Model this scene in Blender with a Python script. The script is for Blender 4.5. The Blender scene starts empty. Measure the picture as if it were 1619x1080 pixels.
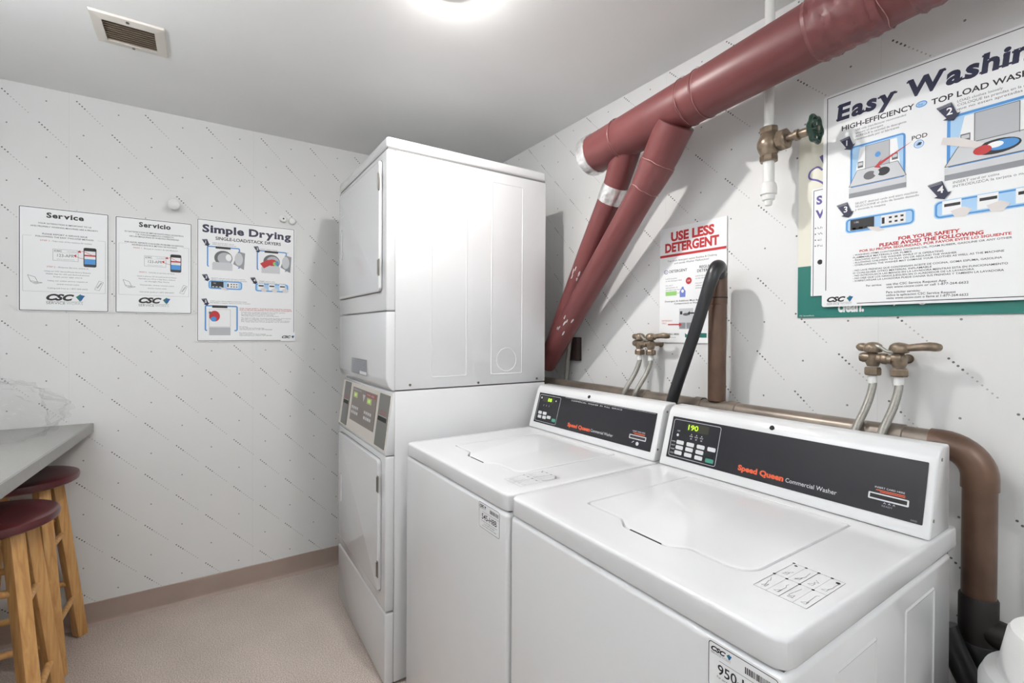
import bpy, bmesh, math, random
from mathutils import Vector, Matrix, noise
random.seed(7)
PI = math.pi
scene = bpy.context.scene
COL = scene.collection

# ---------------------------------------------------------------- camera, world, exposure
F_PX = 749.764
YAW = math.radians(33.4) - 0.0034          # direction of view, from -x towards +y
PITCH, ROLL, SHIFT = -0.0062, 0.0061, -11.016
cam_d = bpy.data.cameras.new('camera')
cam = bpy.data.objects.new('camera', cam_d)
COL.objects.link(cam)
_f = Vector((-math.cos(YAW), math.sin(YAW), 0)); _r = Vector((math.sin(YAW), math.cos(YAW), 0)); _u = Vector((0, 0, 1))
_f2 = _f * math.cos(PITCH) + _u * math.sin(PITCH); _u2 = _u * math.cos(PITCH) - _f * math.sin(PITCH)
_r3 = _r * math.cos(ROLL) + _u2 * math.sin(ROLL); _u3 = _u2 * math.cos(ROLL) - _r * math.sin(ROLL)
cam.matrix_world = Matrix.Translation((2.7001, -1.4830, 1.2843)) @ Matrix((
    (_r3.x, _u3.x, -_f2.x, 0), (_r3.y, _u3.y, -_f2.y, 0), (_r3.z, _u3.z, -_f2.z, 0), (0, 0, 0, 1)))
cam_d.sensor_fit = 'HORIZONTAL'; cam_d.sensor_width = 36.0
cam_d.lens = 36.0 * F_PX / 1619.0
cam_d.shift_y = SHIFT / 1619.0
cam_d.clip_start = 0.02
scene.camera = cam

world = bpy.data.worlds.new('world'); scene.world = world; world.use_nodes = True
world.node_tree.nodes['Background'].inputs[0].default_value = (0.8, 0.85, 1, 1)
world.node_tree.nodes['Background'].inputs[1].default_value = 0.3
scene.view_settings.view_transform = 'Standard'; scene.view_settings.look = 'None'
scene.view_settings.gamma = 1.0; scene.view_settings.use_curve_mapping = False
scene.view_settings.exposure = 0.08

LAMP = (1.47, -0.885, 2.26)                 # small round ceiling lamp, just above the picture
LAMP_E = 1240.0
FILL_E = 4.4
FILL_UP_E = 26.0

# ---------------------------------------------------------------- materials
def srgb(r, g, b):
    def c(v):
        v /= 255.0
        return v / 12.92 if v <= 0.04045 else ((v + 0.055) / 1.055) ** 2.4
    return (c(r), c(g), c(b), 1.0)

MATS = {}
def mat(name, col, rough=0.5, metal=0.0, coat=0.0, noise_amt=0.0, noise_scale=20.0, bump=0.0, emit=None, emit_s=0.0, spec=0.5):
    if name in MATS: return MATS[name]
    m = bpy.data.materials.new(name); m.use_nodes = True
    nt = m.node_tree; b = nt.nodes['Principled BSDF']
    b.inputs['Base Color'].default_value = col
    b.inputs['Roughness'].default_value = rough
    b.inputs['Metallic'].default_value = metal
    b.inputs['Specular IOR Level'].default_value = spec
    b.inputs['Coat Weight'].default_value = coat
    b.inputs['Coat Roughness'].default_value = 0.05
    if emit:
        b.inputs['Emission Color'].default_value = emit
        b.inputs['Emission Strength'].default_value = emit_s
    if noise_amt > 0 or bump > 0:
        tc = nt.nodes.new('ShaderNodeTexCoord'); n = nt.nodes.new('ShaderNodeTexNoise')
        n.inputs['Scale'].default_value = noise_scale; n.inputs['Detail'].default_value = 5
        nt.links.new(tc.outputs['Object'], n.inputs['Vector'])
        if noise_amt > 0:
            r = nt.nodes.new('ShaderNodeValToRGB')
            k = 1 - noise_amt; k2 = 1 + noise_amt
            r.color_ramp.elements[0].position = 0.3; r.color_ramp.elements[1].position = 0.7
            r.color_ramp.elements[0].color = (col[0]*k, col[1]*k, col[2]*k, 1)
            r.color_ramp.elements[1].color = (min(1, col[0]*k2), min(1, col[1]*k2), min(1, col[2]*k2), 1)
            nt.links.new(n.outputs['Fac'], r.inputs['Fac']); nt.links.new(r.outputs['Color'], b.inputs['Base Color'])
        if bump > 0:
            bn = nt.nodes.new('ShaderNodeBump'); bn.inputs['Strength'].default_value = bump; bn.inputs['Distance'].default_value = 0.002
            nt.links.new(n.outputs['Fac'], bn.inputs['Height']); nt.links.new(bn.outputs['Normal'], b.inputs['Normal'])
    MATS[name] = m
    return m

class NB:                                   # small helper for math node trees
    def __init__(s, nt): s.nt = nt
    def m(s, op, a, b=None, c=None):
        n = s.nt.nodes.new('ShaderNodeMath'); n.operation = op
        for i, v in enumerate((a, b, c)):
            if v is None: continue
            if isinstance(v, (int, float)): n.inputs[i].default_value = v
            else: s.nt.links.new(v, n.inputs[i])
        return n.outputs[0]

def wallpaper(name, axis, s0, z0, seam):
    m = bpy.data.materials.new(name); m.use_nodes = True
    nt = m.node_tree; b = nt.nodes['Principled BSDF']; N = NB(nt)
    g = nt.nodes.new('ShaderNodeNewGeometry'); sx = nt.nodes.new('ShaderNodeSeparateXYZ')
    nt.links.new(g.outputs['Position'], sx.inputs[0])
    S = sx.outputs[axis]; Z = sx.outputs[2]
    P = 0.2315; d = 0.0083; O = 0.012
    dark = None
    def addm(v):
        nonlocal dark
        dark = v if dark is None else N.m('MAXIMUM', dark, v)
    for k in (0.0, 0.5):
        u = N.m('MULTIPLY', N.m('FRACT', N.m('ADD', N.m('DIVIDE', N.m('SUBTRACT', S, s0 - O), P), k)), P)
        w = N.m('MULTIPLY', N.m('FRACT', N.m('ADD', N.m('DIVIDE', N.m('SUBTRACT', z0 + O, Z), P), k)), P)
        t = N.m('SUBTRACT', N.m('MULTIPLY', N.m('ADD', u, w), 0.5), O - d / 2)
        c = N.m('MULTIPLY', N.m('SUBTRACT', u, w), 0.7071)
        tt = N.m('MULTIPLY', N.m('SUBTRACT', N.m('FRACT', N.m('DIVIDE', t, d)), 0.5), d * 1.4142)
        r = N.m('SQRT', N.m('ADD', N.m('MULTIPLY', tt, tt), N.m('MULTIPLY', c, c)))
        inb = N.m('MULTIPLY', N.m('GREATER_THAN', t, 0), N.m('LESS_THAN', t, 4 * d))
        inf = N.m('MULTIPLY', N.m('GREATER_THAN', t, 4 * d), N.m('LESS_THAN', t, 11 * d))
        addm(N.m('MULTIPLY', N.m('MULTIPLY', inb, N.m('LESS_THAN', r, 0.0027)), 0.86))
        addm(N.m('MULTIPLY', N.m('MULTIPLY', inf, N.m('LESS_THAN', r, 0.0021)), 0.42))
        du = N.m('SUBTRACT', u, O + 0.137); dw = N.m('SUBTRACT', w, O + 0.023)
        q = N.m('SQRT', N.m('ADD', N.m('MULTIPLY', du, du), N.m('MULTIPLY', dw, dw)))
        addm(N.m('MULTIPLY', N.m('LESS_THAN', q, 0.0028), 0.72))
    sm = N.m('ABSOLUTE', N.m('SUBTRACT', N.m('FRACT', N.m('ADD', N.m('DIVIDE', N.m('SUBTRACT', S, seam), 0.685), 0.5)), 0.5))
    addm(N.m('MULTIPLY', N.m('LESS_THAN', sm, 0.0011), 0.10))
    n = nt.nodes.new('ShaderNodeTexNoise'); n.inputs['Scale'].default_value = 1.7
    nt.links.new(g.outputs['Position'], n.inputs['Vector'])
    rp = nt.nodes.new('ShaderNodeValToRGB'); rp.color_ramp.elements[0].color = (0.74, 0.74, 0.735, 1); rp.color_ramp.elements[1].color = (0.79, 0.79, 0.785, 1)
    nt.links.new(n.outputs['Fac'], rp.inputs['Fac'])
    mx = nt.nodes.new('ShaderNodeMixRGB'); mx.inputs[2].default_value = (0.03, 0.03, 0.035, 1)
    nt.links.new(dark, mx.inputs[0]); nt.links.new(rp.outputs[0], mx.inputs[1]); nt.links.new(mx.outputs[0], b.inputs['Base Color'])
    b.inputs['Roughness'].default_value = 0.48; b.inputs['Specular IOR Level'].default_value = 0.35
    return m

M_wallb = wallpaper('wallpaper back', 1, -1.927, 2.248, -1.952)
M_wallr = wallpaper('wallpaper right', 0, 2.211, 2.037, 2.186)
M_ceil = mat('ceiling paint', (0.88, 0.88, 0.88, 1), 0.6, noise_amt=0.02, noise_scale=2)
M_enamel = mat('white enamel', (0.74, 0.745, 0.755, 1), 0.12, coat=0.5, noise_amt=0.01, noise_scale=3)
M_dryerwhite = mat('dryer white enamel', (0.68, 0.685, 0.695, 1), 0.12, coat=0.5)
M_enamelw = mat('white enamel lid', (0.69, 0.695, 0.705, 1), 0.2, coat=0.3)
M_plastic = mat('white plastic', (0.78, 0.78, 0.77, 1), 0.35)
M_gap = mat('dark gap', (0.02, 0.02, 0.02, 1), 0.8)
M_seal = mat('grey seam', srgb(120, 120, 120), 0.7)
M_base = mat('taupe vinyl base', srgb(160, 142, 133), 0.5, noise_amt=0.04, noise_scale=9)
M_maroon = mat('maroon pipe paint', srgb(112, 60, 60), 0.40, noise_amt=0.07, noise_scale=6, bump=0.12)
M_maroont = mat('maroon painted tape', srgb(116, 66, 66), 0.36, noise_amt=0.12, noise_scale=30, bump=0.9)
M_foil = mat('foil tape', (0.82, 0.82, 0.82, 1), 0.33, metal=0.85, noise_amt=0.15, noise_scale=70, bump=1.0)
M_copper = mat('brown copper pipe', srgb(97, 74, 60), 0.36, metal=0.25, noise_amt=0.25, noise_scale=14, bump=0.1)
M_copperg = mat('grey brown pipe', srgb(122, 112, 102), 0.33, metal=0.4, noise_amt=0.22, noise_scale=18, bump=0.1)
M_ironshade = mat('iron fitting with painted shade', srgb(26, 21, 19), 0.5)  # near-black paints deep shade into the iron fittings
M_brass = mat('tarnished brass', srgb(132, 117, 100), 0.33, metal=0.5, noise_amt=0.25, noise_scale=60, bump=0.3)
M_braid = mat('grey hose', srgb(146, 144, 138), 0.4, metal=0.3, noise_amt=0.1, noise_scale=200)
M_black = mat('black rubber', srgb(38, 39, 42), 0.32)
M_green = mat('green handwheel paint', srgb(32, 62, 50), 0.3, noise_amt=0.2, noise_scale=50)
M_wpipe = mat('white pipe paint', (0.8, 0.8, 0.78, 1), 0.3)
M_counter = mat('grey laminate', srgb(158, 157, 154), 0.42, noise_amt=0.05, noise_scale=130)
M_counter2 = mat('grey laminate edge', srgb(166, 165, 162), 0.42, noise_amt=0.04, noise_scale=130)
M_seat = mat('maroon stool seat', srgb(88, 34, 38), 0.3, coat=0.2)
M_chrome = mat('hinge metal', srgb(120, 116, 108), 0.3, metal=0.8)
M_panel = mat('charcoal console panel', srgb(42, 42, 46), 0.25, spec=0.3)
M_strip = mat('grey card reader strip', srgb(112, 111, 108), 0.4)
M_tpanel = mat('taupe control overlay', srgb(120, 110, 104), 0.35)
M_ivory = mat('ivory plastic', srgb(216, 210, 202), 0.4)
# print inks and paper
M_paper = mat('white poster board', (0.88, 0.89, 0.90, 1), 0.34)
M_cream = mat('cream poster board', srgb(232, 229, 214), 0.45)
M_ink = mat('black ink', srgb(28, 28, 32), 0.5)
M_navy = mat('navy ink', srgb(26, 28, 62), 0.45)
M_grey = mat('grey ink', srgb(95, 95, 98), 0.5)
M_lgrey = mat('light grey ink', srgb(180, 182, 186), 0.5)
M_mgrey = mat('mid grey ink', srgb(140, 142, 148), 0.5)
M_red = mat('red ink', srgb(186, 44, 48), 0.5)
M_blue = mat('blue ink', srgb(70, 140, 205), 0.5)
M_lblue = mat('pale blue ink', srgb(168, 205, 236), 0.5)
M_teal = mat('teal ink', srgb(22, 112, 102), 0.45)
M_purple = mat('purple ink', srgb(92, 82, 150), 0.5)
M_lgreen = mat('light green ink', srgb(150, 205, 120), 0.5)
M_orange = mat('orange ink', srgb(205, 84, 46), 0.45)
M_silver = mat('silver ink', srgb(200, 202, 205), 0.35)
M_white = mat('white ink', (0.85, 0.85, 0.85, 1), 0.5)
M_skin = mat('pale hand ink', srgb(222, 216, 214), 0.5)
M_btn = mat('grey white key', srgb(205, 206, 208), 0.4)
M_btng = mat('green key', srgb(60, 140, 120), 0.4)
M_lcd = mat('display window', srgb(58, 60, 50), 0.2)
M_led = mat('lit green digits', srgb(150, 210, 30), 0.4, emit=srgb(180, 235, 40), emit_s=0.9)
M_bulb = mat('lit bulb', (1, 1, 1, 1), 0.4, emit=(1.0, 0.97, 0.93, 1), emit_s=LAMP_E)
M_fill = mat('fill light glow', (1, 1, 1, 1), 0.4, emit=(0.95, 0.98, 1.0, 1), emit_s=FILL_E)  # glow of the added fill lights, lower faces

M_fillup = mat('upper fill light glow', (1, 1, 1, 1), 0.4, emit=(0.95, 0.98, 1.0, 1), emit_s=FILL_UP_E)

def floor_mat():
    m = bpy.data.materials.new('speckled vinyl floor'); m.use_nodes = True
    nt = m.node_tree; b = nt.nodes['Principled BSDF']
    g = nt.nodes.new('ShaderNodeNewGeometry')
    n1 = nt.nodes.new('ShaderNodeTexNoise'); n1.inputs['Scale'].default_value = 240; n1.inputs['Detail'].default_value = 3
    n2 = nt.nodes.new('ShaderNodeTexNoise'); n2.inputs['Scale'].default_value = 5
    for n in (n1, n2): nt.links.new(g.outputs['Position'], n.inputs['Vector'])
    r = nt.nodes.new('ShaderNodeValToRGB')
    e = r.color_ramp.elements
    e[0].position = 0.33; e[0].color = srgb(168, 152, 140)
    e[1].position = 0.67; e[1].color = srgb(222, 212, 204)
    x = e.new(0.5); x.color = srgb(200, 186, 177)
    nt.links.new(n1.outputs['Fac'], r.inputs['Fac'])
    mx = nt.nodes.new('ShaderNodeMixRGB'); mx.blend_type = 'MULTIPLY'; mx.inputs[0].default_value = 0.25
    nt.links.new(r.outputs[0], mx.inputs[1]); nt.links.new(n2.outputs['Fac'], mx.inputs[2]); nt.links.new(mx.outputs[0], b.inputs['Base Color'])
    b.inputs['Roughness'].default_value = 0.5; b.inputs['Specular IOR Level'].default_value = 0.3
    return m
M_floor = floor_mat()

def wood_mat():
    m = bpy.data.materials.new('honey wood'); m.use_nodes = True
    nt = m.node_tree; b = nt.nodes['Principled BSDF']
    tc = nt.nodes.new('ShaderNodeTexCoord'); mp = nt.nodes.new('ShaderNodeMapping'); mp.inputs['Scale'].default_value = (30, 30, 2.5)
    n = nt.nodes.new('ShaderNodeTexNoise'); n.inputs['Scale'].default_value = 2.5; n.inputs['Detail'].default_value = 6; n.inputs['Distortion'].default_value = 0.6
    nt.links.new(tc.outputs['Object'], mp.inputs[0]); nt.links.new(mp.outputs[0], n.inputs['Vector'])
    r = nt.nodes.new('ShaderNodeValToRGB'); e = r.color_ramp.elements
    e[0].position = 0.3; e[0].color = srgb(188, 136, 78); e[1].position = 0.7; e[1].color = srgb(224, 178, 116)
    nt.links.new(n.outputs['Fac'], r.inputs['Fac']); nt.links.new(r.outputs[0], b.inputs['Base Color'])
    b.inputs['Roughness'].default_value = 0.38
    return m
M_wood = wood_mat()

def bag_mat():
    m = bpy.data.materials.new('clear plastic film'); m.use_nodes = True
    nt = m.node_tree; nt.nodes.remove(nt.nodes['Principled BSDF'])
    out = nt.nodes['Material Output']
    tr = nt.nodes.new('ShaderNodeBsdfTransparent'); tr.inputs[0].default_value = (1, 1, 1, 1)
    gl = nt.nodes.new('ShaderNodeBsdfGlossy'); gl.inputs['Roughness'].default_value = 0.16
    df = nt.nodes.new('ShaderNodeBsdfTranslucent'); df.inputs[0].default_value = (1, 1, 1, 1)
    mx = nt.nodes.new('ShaderNodeMixShader'); mx2 = nt.nodes.new('ShaderNodeMixShader')
    mx.inputs[0].default_value = 0.055
    nt.links.new(tr.outputs[0], mx.inputs[1]); nt.links.new(gl.outputs[0], mx.inputs[2])
    mx2.inputs[0].default_value = 0.05
    nt.links.new(mx.outputs[0], mx2.inputs[1]); nt.links.new(df.outputs[0], mx2.inputs[2]); nt.links.new(mx2.outputs[0], out.inputs[0])
    return m
M_bag = bag_mat()

# ---------------------------------------------------------------- object helpers
def finish(name, bm, mats, parent=None, smooth=False, loc=None):
    me = bpy.data.meshes.new(name)
    bm.normal_update()
    bm.to_mesh(me); bm.free()
    if not isinstance(mats, (list, tuple)): mats = [mats]
    for m in mats: me.materials.append(m)
    if smooth:
        for p in me.polygons: p.use_smooth = True
        try: me.set_sharp_from_angle(angle=math.radians(38))
        except Exception: pass
    o = bpy.data.objects.new(name, me); COL.objects.link(o)
    if parent: o.parent = parent
    if loc: o.location = loc
    return o

def tag(o, label, cat, group=None, kind=None):
    o['label'] = label; o['category'] = cat
    if group: o['group'] = group
    if kind: o['kind'] = kind
    return o

def thing(name, label, cat, loc=(0, 0, 0), rot=(0, 0, 0), group=None):
    o = bpy.data.objects.new(name, None); COL.objects.link(o)
    o.empty_display_size = 0.05
    o.location = loc; o.rotation_euler = rot
    return tag(o, label, cat, group)

def struct(o, kind='structure'):
    o['kind'] = kind; return o

def box(bm, x0, y0, z0, x1, y1, z1, bev=0.0, seg=2):
    r = bmesh.ops.create_cube(bm, size=1.0)
    vs = r['verts']
    for v in vs:
        v.co = Vector(((x0 + x1) / 2 + v.co.x * (x1 - x0), (y0 + y1) / 2 + v.co.y * (y1 - y0), (z0 + z1) / 2 + v.co.z * (z1 - z0)))
    if bev > 0:
        es = list({e for v in vs for e in v.link_edges})
        bmesh.ops.bevel(bm, geom=es, offset=bev, segments=seg, profile=0.5, affect='EDGES')

def boxo(name, dims, m, parent=None, bev=0.0, seg=2):
    bm = bmesh.new(); box(bm, *dims, bev, seg)
    return finish(name, bm, m, parent, smooth=bev > 0)

def frames(pts, closed=False):
    pts = [Vector(p) for p in pts]
    T = []
    for i in range(len(pts)):
        a = pts[max(0, i - 1)]; b = pts[min(len(pts) - 1, i + 1)]
        T.append((b - a).normalized())
    n = Vector((0, 0, 1)) if abs(T[0].z) < 0.9 else Vector((1, 0, 0))
    n = (n - T[0] * n.dot(T[0])).normalized()
    out = []
    for t in T:
        n = (n - t * n.dot(t)).normalized()
        out.append((t, n, t.cross(n)))
    return pts, out

def tube(bm, pts, rad, seg=24, caps=True, mi=0, wob=0.0):
    pts, fr = frames(pts)
    if isinstance(rad, (int, float)): rad = [rad] * len(pts)
    rings = []
    for p, (t, n, b), r in zip(pts, fr, rad):
        ring = []
        for k in range(seg):
            a = 2 * PI * k / seg
            rr = r * (1 + (wob * noise.noise(Vector((p.x * 40, p.z * 40, k * 0.9))) if wob else 0))
            ring.append(bm.verts.new(p + n * math.cos(a) * rr + b * math.sin(a) * rr))
        rings.append(ring)
    for i in range(len(rings) - 1):
        for k in range(seg):
            f = bm.faces.new((rings[i][k], rings[i][(k + 1) % seg], rings[i + 1][(k + 1) % seg], rings[i + 1][k])); f.material_index = mi
    if caps:
        for r in (rings[0][::-1], rings[-1]):
            f = bm.faces.new(r); f.material_index = mi
    return rings

def tubeo(name, pts, rad, m, parent=None, seg=24, wob=0.0, caps=True):
    bm = bmesh.new(); tube(bm, pts, rad, seg, caps, 0, wob)
    bmesh.ops.recalc_face_normals(bm, faces=bm.faces)
    return finish(name, bm, m, parent, smooth=True)

def lathe(bm, prof, seg=32, mat4=None):
    """prof: list of (r, z) from bottom to top, axis +z"""
    rings = []
    for r, z in prof:
        if r < 1e-6: rings.append([bm.verts.new((0, 0, z))])
        else: rings.append([bm.verts.new((r * math.cos(2 * PI * k / seg), r * math.sin(2 * PI * k / seg), z)) for k in range(seg)])
    for a, b in zip(rings, rings[1:]):
        if len(a) == 1 and len(b) == 1: continue
        for k in range(seg):
            k2 = (k + 1) % seg
            if len(a) == 1: bm.faces.new((a[0], b[k2], b[k]))
            elif len(b) == 1: bm.faces.new((a[k], a[k2], b[0]))
            else: bm.faces.new((a[k], a[k2], b[k2], b[k]))
    vs = [v for r in rings for v in r]
    if mat4 is not None:
        for v in vs: v.co = mat4 @ v.co
    return vs

def latheo(name, prof, m, parent=None, seg=32, mat4=None):
    bm = bmesh.new(); lathe(bm, prof, seg, mat4)
    bmesh.ops.recalc_face_normals(bm, faces=bm.faces)
    return finish(name, bm, m, parent, smooth=True)

def smoothpath(pts, n=8):
    P = [Vector(p) for p in pts]; P = [P[0] * 2 - P[1]] + P + [P[-1] * 2 - P[-2]]
    out = []
    for i in range(1, len(P) - 2):
        for k in range(n):
            t = k / n
            a, b, c, d = P[i - 1], P[i], P[i + 1], P[i + 2]
            out.append(0.5 * ((2 * b) + (c - a) * t + (2 * a - 5 * b + 4 * c - d) * t * t + (3 * b - a - 3 * c + d) * t ** 3))
    out.append(P[-2]); return out

# ---------------------------------------------------------------- flat print builder
def text_polys(s, bold=0.0, shear=0.0):
    cu = bpy.data.curves.new('t', 'FONT'); cu.body = s; cu.size = 1.0; cu.offset = bold; cu.shear = shear
    cu.resolution_u = 3; cu.fill_mode = 'FRONT'
    o = bpy.data.objects.new('t', cu)
    me = bpy.data.meshes.new_from_object(o)
    vs = [tuple(v.co[:2]) for v in me.vertices]; fs = [tuple(p.vertices) for p in me.polygons]
    bpy.data.objects.remove(o); bpy.data.curves.remove(cu); bpy.data.meshes.remove(me)
    return vs, fs
_h = text_polys('H')
CAPH = max(v[1] for v in _h[0])
_x = text_polys('x'); XH = max(v[1] for v in _x[0]) / CAPH
DESC = 0.28
SERIF = {  # (fraction across the glyph, level b/x/c/d, left overhang, right overhang)
    'r': [(0.2, 'b', 1, 1.2), (0.1, 'x', 1, 0)], 'v': [(0.12, 'x', 1, 1), (0.88, 'x', 1, 1)], 'i': [(0.5, 'b', 1, 1), (0.45, 'x', 1, 0)],
    'm': [(0.09, 'b', .8, .8), (0.5, 'b', .7, .7), (0.91, 'b', .8, .8), (0.05, 'x', 1, 0)], 'n': [(0.14, 'b', .9, .9), (0.86, 'b', .9, .9), (0.1, 'x', 1, 0)],
    'p': [(0.14, 'd', 1, 1.1), (0.1, 'x', 1, 0)], 'l': [(0.5, 'b', 1, 1), (0.45, 'c', 1, 0)], 'h': [(0.14, 'b', .9, .9), (0.86, 'b', .9, .9), (0.1, 'c', 1, 0)],
    'D': [(0.1, 'b', 1, 0), (0.1, 'c', 1, 0)], 'E': [(0.1, 'b', 1, 0), (0.1, 'c', 1, 0)], 'y': [(0.12, 'x', 1, 1), (0.88, 'x', 1, 1)],
    'W': [(0.08, 'c', 1, 1), (0.92, 'c', 1, 1), (.5, 'c', .6, .6)], 'a': [(0.9, 'b', 0, 1)]}

class Print:
    def __init__(s, dz=0.00022):
        s.bm = bmesh.new(); s.mats = []; s.dz = dz; s.n = 1
    def mi(s, m):
        if m not in s.mats: s.mats.append(m)
        return s.mats.index(m)
    def raw(s, vs, fs, m, lv):
        i = s.mi(m)
        bv = [s.bm.verts.new((x, y, lv * s.dz)) for x, y in vs]
        for f in fs:
            try: nf = s.bm.faces.new([bv[k] for k in f]); nf.material_index = i
            except ValueError: pass
    def poly(s, pts, m, lv=1): s.raw(pts, [tuple(range(len(pts)))], m, lv)
    def rect(s, x0, y0, x1, y1, m, lv=1): s.poly([(x0, y0), (x1, y0), (x1, y1), (x0, y1)], m, lv)
    def rr(s, x0, y0, x1, y1, r, m, lv=1): s.poly(rrect(x0, y0, x1, y1, r, 4), m, lv)
    def ring(s, outer, inner, m, lv=1):
        n = len(outer); s.raw(list(outer) + list(inner), [(k, (k + 1) % n, n + (k + 1) % n, n + k) for k in range(n)], m, lv)
    def frame(s, x0, y0, x1, y1, t, m, lv=1, r=0.0):
        r = max(r, t * 1.01)
        s.ring(rrect(x0, y0, x1, y1, r, 4), rrect(x0 + t, y0 + t, x1 - t, y1 - t, r - t, 4), m, lv)
    def line(s, pts, w, m, lv=1):
        for (a, b), (c, d) in zip(pts, pts[1:]):
            dx, dy = c - a, d - b; L = math.hypot(dx, dy) or 1
            nx, ny = -dy / L * w / 2, dx / L * w / 2
            s.poly([(a + nx, b + ny), (a - nx, b - ny), (c - nx, d - ny), (c + nx, d + ny)], m, lv)
    def disc(s, x, y, r, m, lv=1, ry=None, n=24):
        ry = ry or r
        s.poly([(x + r * math.cos(2 * PI * k / n), y + ry * math.sin(2 * PI * k / n)) for k in range(n)], m, lv)
    def circ(s, x, y, r, w, m, lv=1, ry=None, n=28):
        ry = ry or r
        A = [(x + r * math.cos(2 * PI * k / n), y + ry * math.sin(2 * PI * k / n)) for k in range(n)]
        B = [(x + (r - w) * math.cos(2 * PI * k / n), y + (ry - w) * math.sin(2 * PI * k / n)) for k in range(n)]
        s.ring(A, B, m, lv)
    def text(s, t, x, y, h, m, al='L', lv=1, bold=0.0, w=None, shear=0.0):
        vs, fs = text_polys(t, bold, shear)
        if not vs: return
        k = h / CAPH; x0 = min(v[0] for v in vs); x1 = max(v[0] for v in vs)
        kx = k if w is None else w / (x1 - x0)
        W = (x1 - x0) * kx
        ox = {'L': x, 'C': x - W / 2, 'R': x - W}[al]
        s.raw([(ox + (a - x0) * kx, y + b * k) for a, b in vs], fs, m, lv)
    def serif(s, t, x, y, h, m, w, lv=1, shear=0.0):
        """bold slab serif heading, fitted to width w, left edge x, baseline y, cap height h"""
        k = h / CAPH; cur = 0; items = []
        for ch in t:
            if ch == ' ': cur += 0.42 * CAPH; continue
            vs, fs = text_polys(ch, 0.040)
            a = min(v[0] for v in vs); b = max(v[0] for v in vs)
            items.append((ch, vs, fs, cur, a, b)); cur += (b - a) + 0.095 * CAPH
        tot = cur - 0.095 * CAPH; kx = w / tot
        th = 0.11 * h; ov = 0.10 * h
        for ch, vs, fs, c0, a, b in items:
            X = lambda v: x + (c0 + v - a) * kx
            sh = lambda px, py: (px + shear * (py - y), py)
            s.raw([sh(X(u), y + v * k) for u, v in vs], fs, m, lv)
            for fx, lev, l, r in SERIF.get(ch, []):
                cx = x + (c0 + fx * (b - a)) * kx; st = 0.10 * h
                yy = {'b': y, 'x': y + XH * h - th, 'c': y + h - th, 'd': y - 0.30 * h}[lev]
                x0_, x1_ = cx - (st if r else st * .5) * 1 - ov * l * 0.8, cx + st + ov * r * 0.8
                if l == 0: x0_ = cx - st
                if r == 0: x1_ = cx
                s.poly([sh(x0_, yy), sh(x1_, yy), sh(x1_, yy + th), sh(x0_, yy + th)], m, lv + 0.4)
    def build(s, name, parent, loc=None): return finish(name, s.bm, s.mats or [M_ink], parent, loc=loc)

def rrect(x0, y0, x1, y1, r, n=6):
    out = []
    for cx, cy, a0 in ((x1 - r, y1 - r, 0), (x0 + r, y1 - r, 90), (x0 + r, y0 + r, 180), (x1 - r, y0 + r, 270)):
        for k in range(n + 1):
            a = math.radians(a0 + 90 * k / n); out.append((cx + r * math.cos(a), cy + r * math.sin(a)))
    return out

def sheet(name, w, h, t, m, parent, r=0.006, z0=0.0):
    bm = bmesh.new(); pts = rrect(0, 0, w, h, r)
    a = [bm.verts.new((x, y, z0)) for x, y in pts]; b = [bm.verts.new((x, y, z0 + t)) for x, y in pts]
    bm.faces.new(a[::-1]); bm.faces.new(b)
    n = len(pts)
    for k in range(n): bm.faces.new((a[k], a[(k + 1) % n], b[(k + 1) % n], b[k]))
    return finish(name, bm, m, parent)

ROT_B = (PI / 2, 0, PI / 2)     # sheet on the back wall, facing +x
ROT_R = (PI / 2, 0, 0)          # sheet on the right wall, facing -y

# ---------------------------------------------------------------- the room
H = 2.278
RX, RY = 4.3, -2.5
def slab(name, dims, m): return struct(boxo(name, dims, m))
slab('floor', (-0.1, RY - 0.1, -0.1, RX + 0.1, 0.1, 0.0), M_floor)
slab('ceiling', (-0.1, RY - 0.1, H, RX + 0.1, 0.1, H + 0.1), M_ceil)
slab('wall_back', (-0.1, RY - 0.1, 0, 0.0, 0.1, H), M_wallb)
slab('wall_right', (0.0, 0.0, 0, RX + 0.1, 0.1, H), M_wallr)
slab('wall_left', (0.0, RY - 0.1, 0, RX + 0.1, RY, H), M_wallr)
slab('wall_front', (RX, RY, 0, RX + 0.1, 0.0, H), M_wallb)
def cove(name, dims, axis):
    x0, y0, x1, y1 = dims
    bm = bmesh.new()
    if axis == 'y':   # along y, on back wall, facing +x
        prof = [(0, 0), (0.012, 0), (0.009, 0.004), (0.004, 0.014), (0.003, 0.022), (0.003, 0.0995), (0.001, 0.1016), (0, 0.1016)]
        a = [bm.verts.new((x0 + p, y0, q)) for p, q in prof]; b = [bm.verts.new((x0 + p, y1, q)) for p, q in prof]
    else:
        prof = [(0, 0), (-0.012, 0), (-0.009, 0.004), (-0.004, 0.014), (-0.003, 0.022), (-0.003, 0.0995), (-0.001, 0.1016), (0, 0.1016)]
        a = [bm.verts.new((x0, y0 + p, q)) for p, q in prof]; b = [bm.verts.new((x1, y0 + p, q)) for p, q in prof]
    n = len(prof)
    for k in range(n): bm.faces.new((a[k], a[(k + 1) % n], b[(k + 1) % n], b[k]))
    bm.faces.new(a[::-1]); bm.faces.new(b)
    bmesh.ops.recalc_face_normals(bm, faces=bm.faces)
    return struct(finish(name, bm, M_base))
cove('baseboard_back', (0.0, RY, 0.0, -0.0), 'y')
cove('baseboard_right', (0.013, 0.0, RX, 0.0), 'x')

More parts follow.
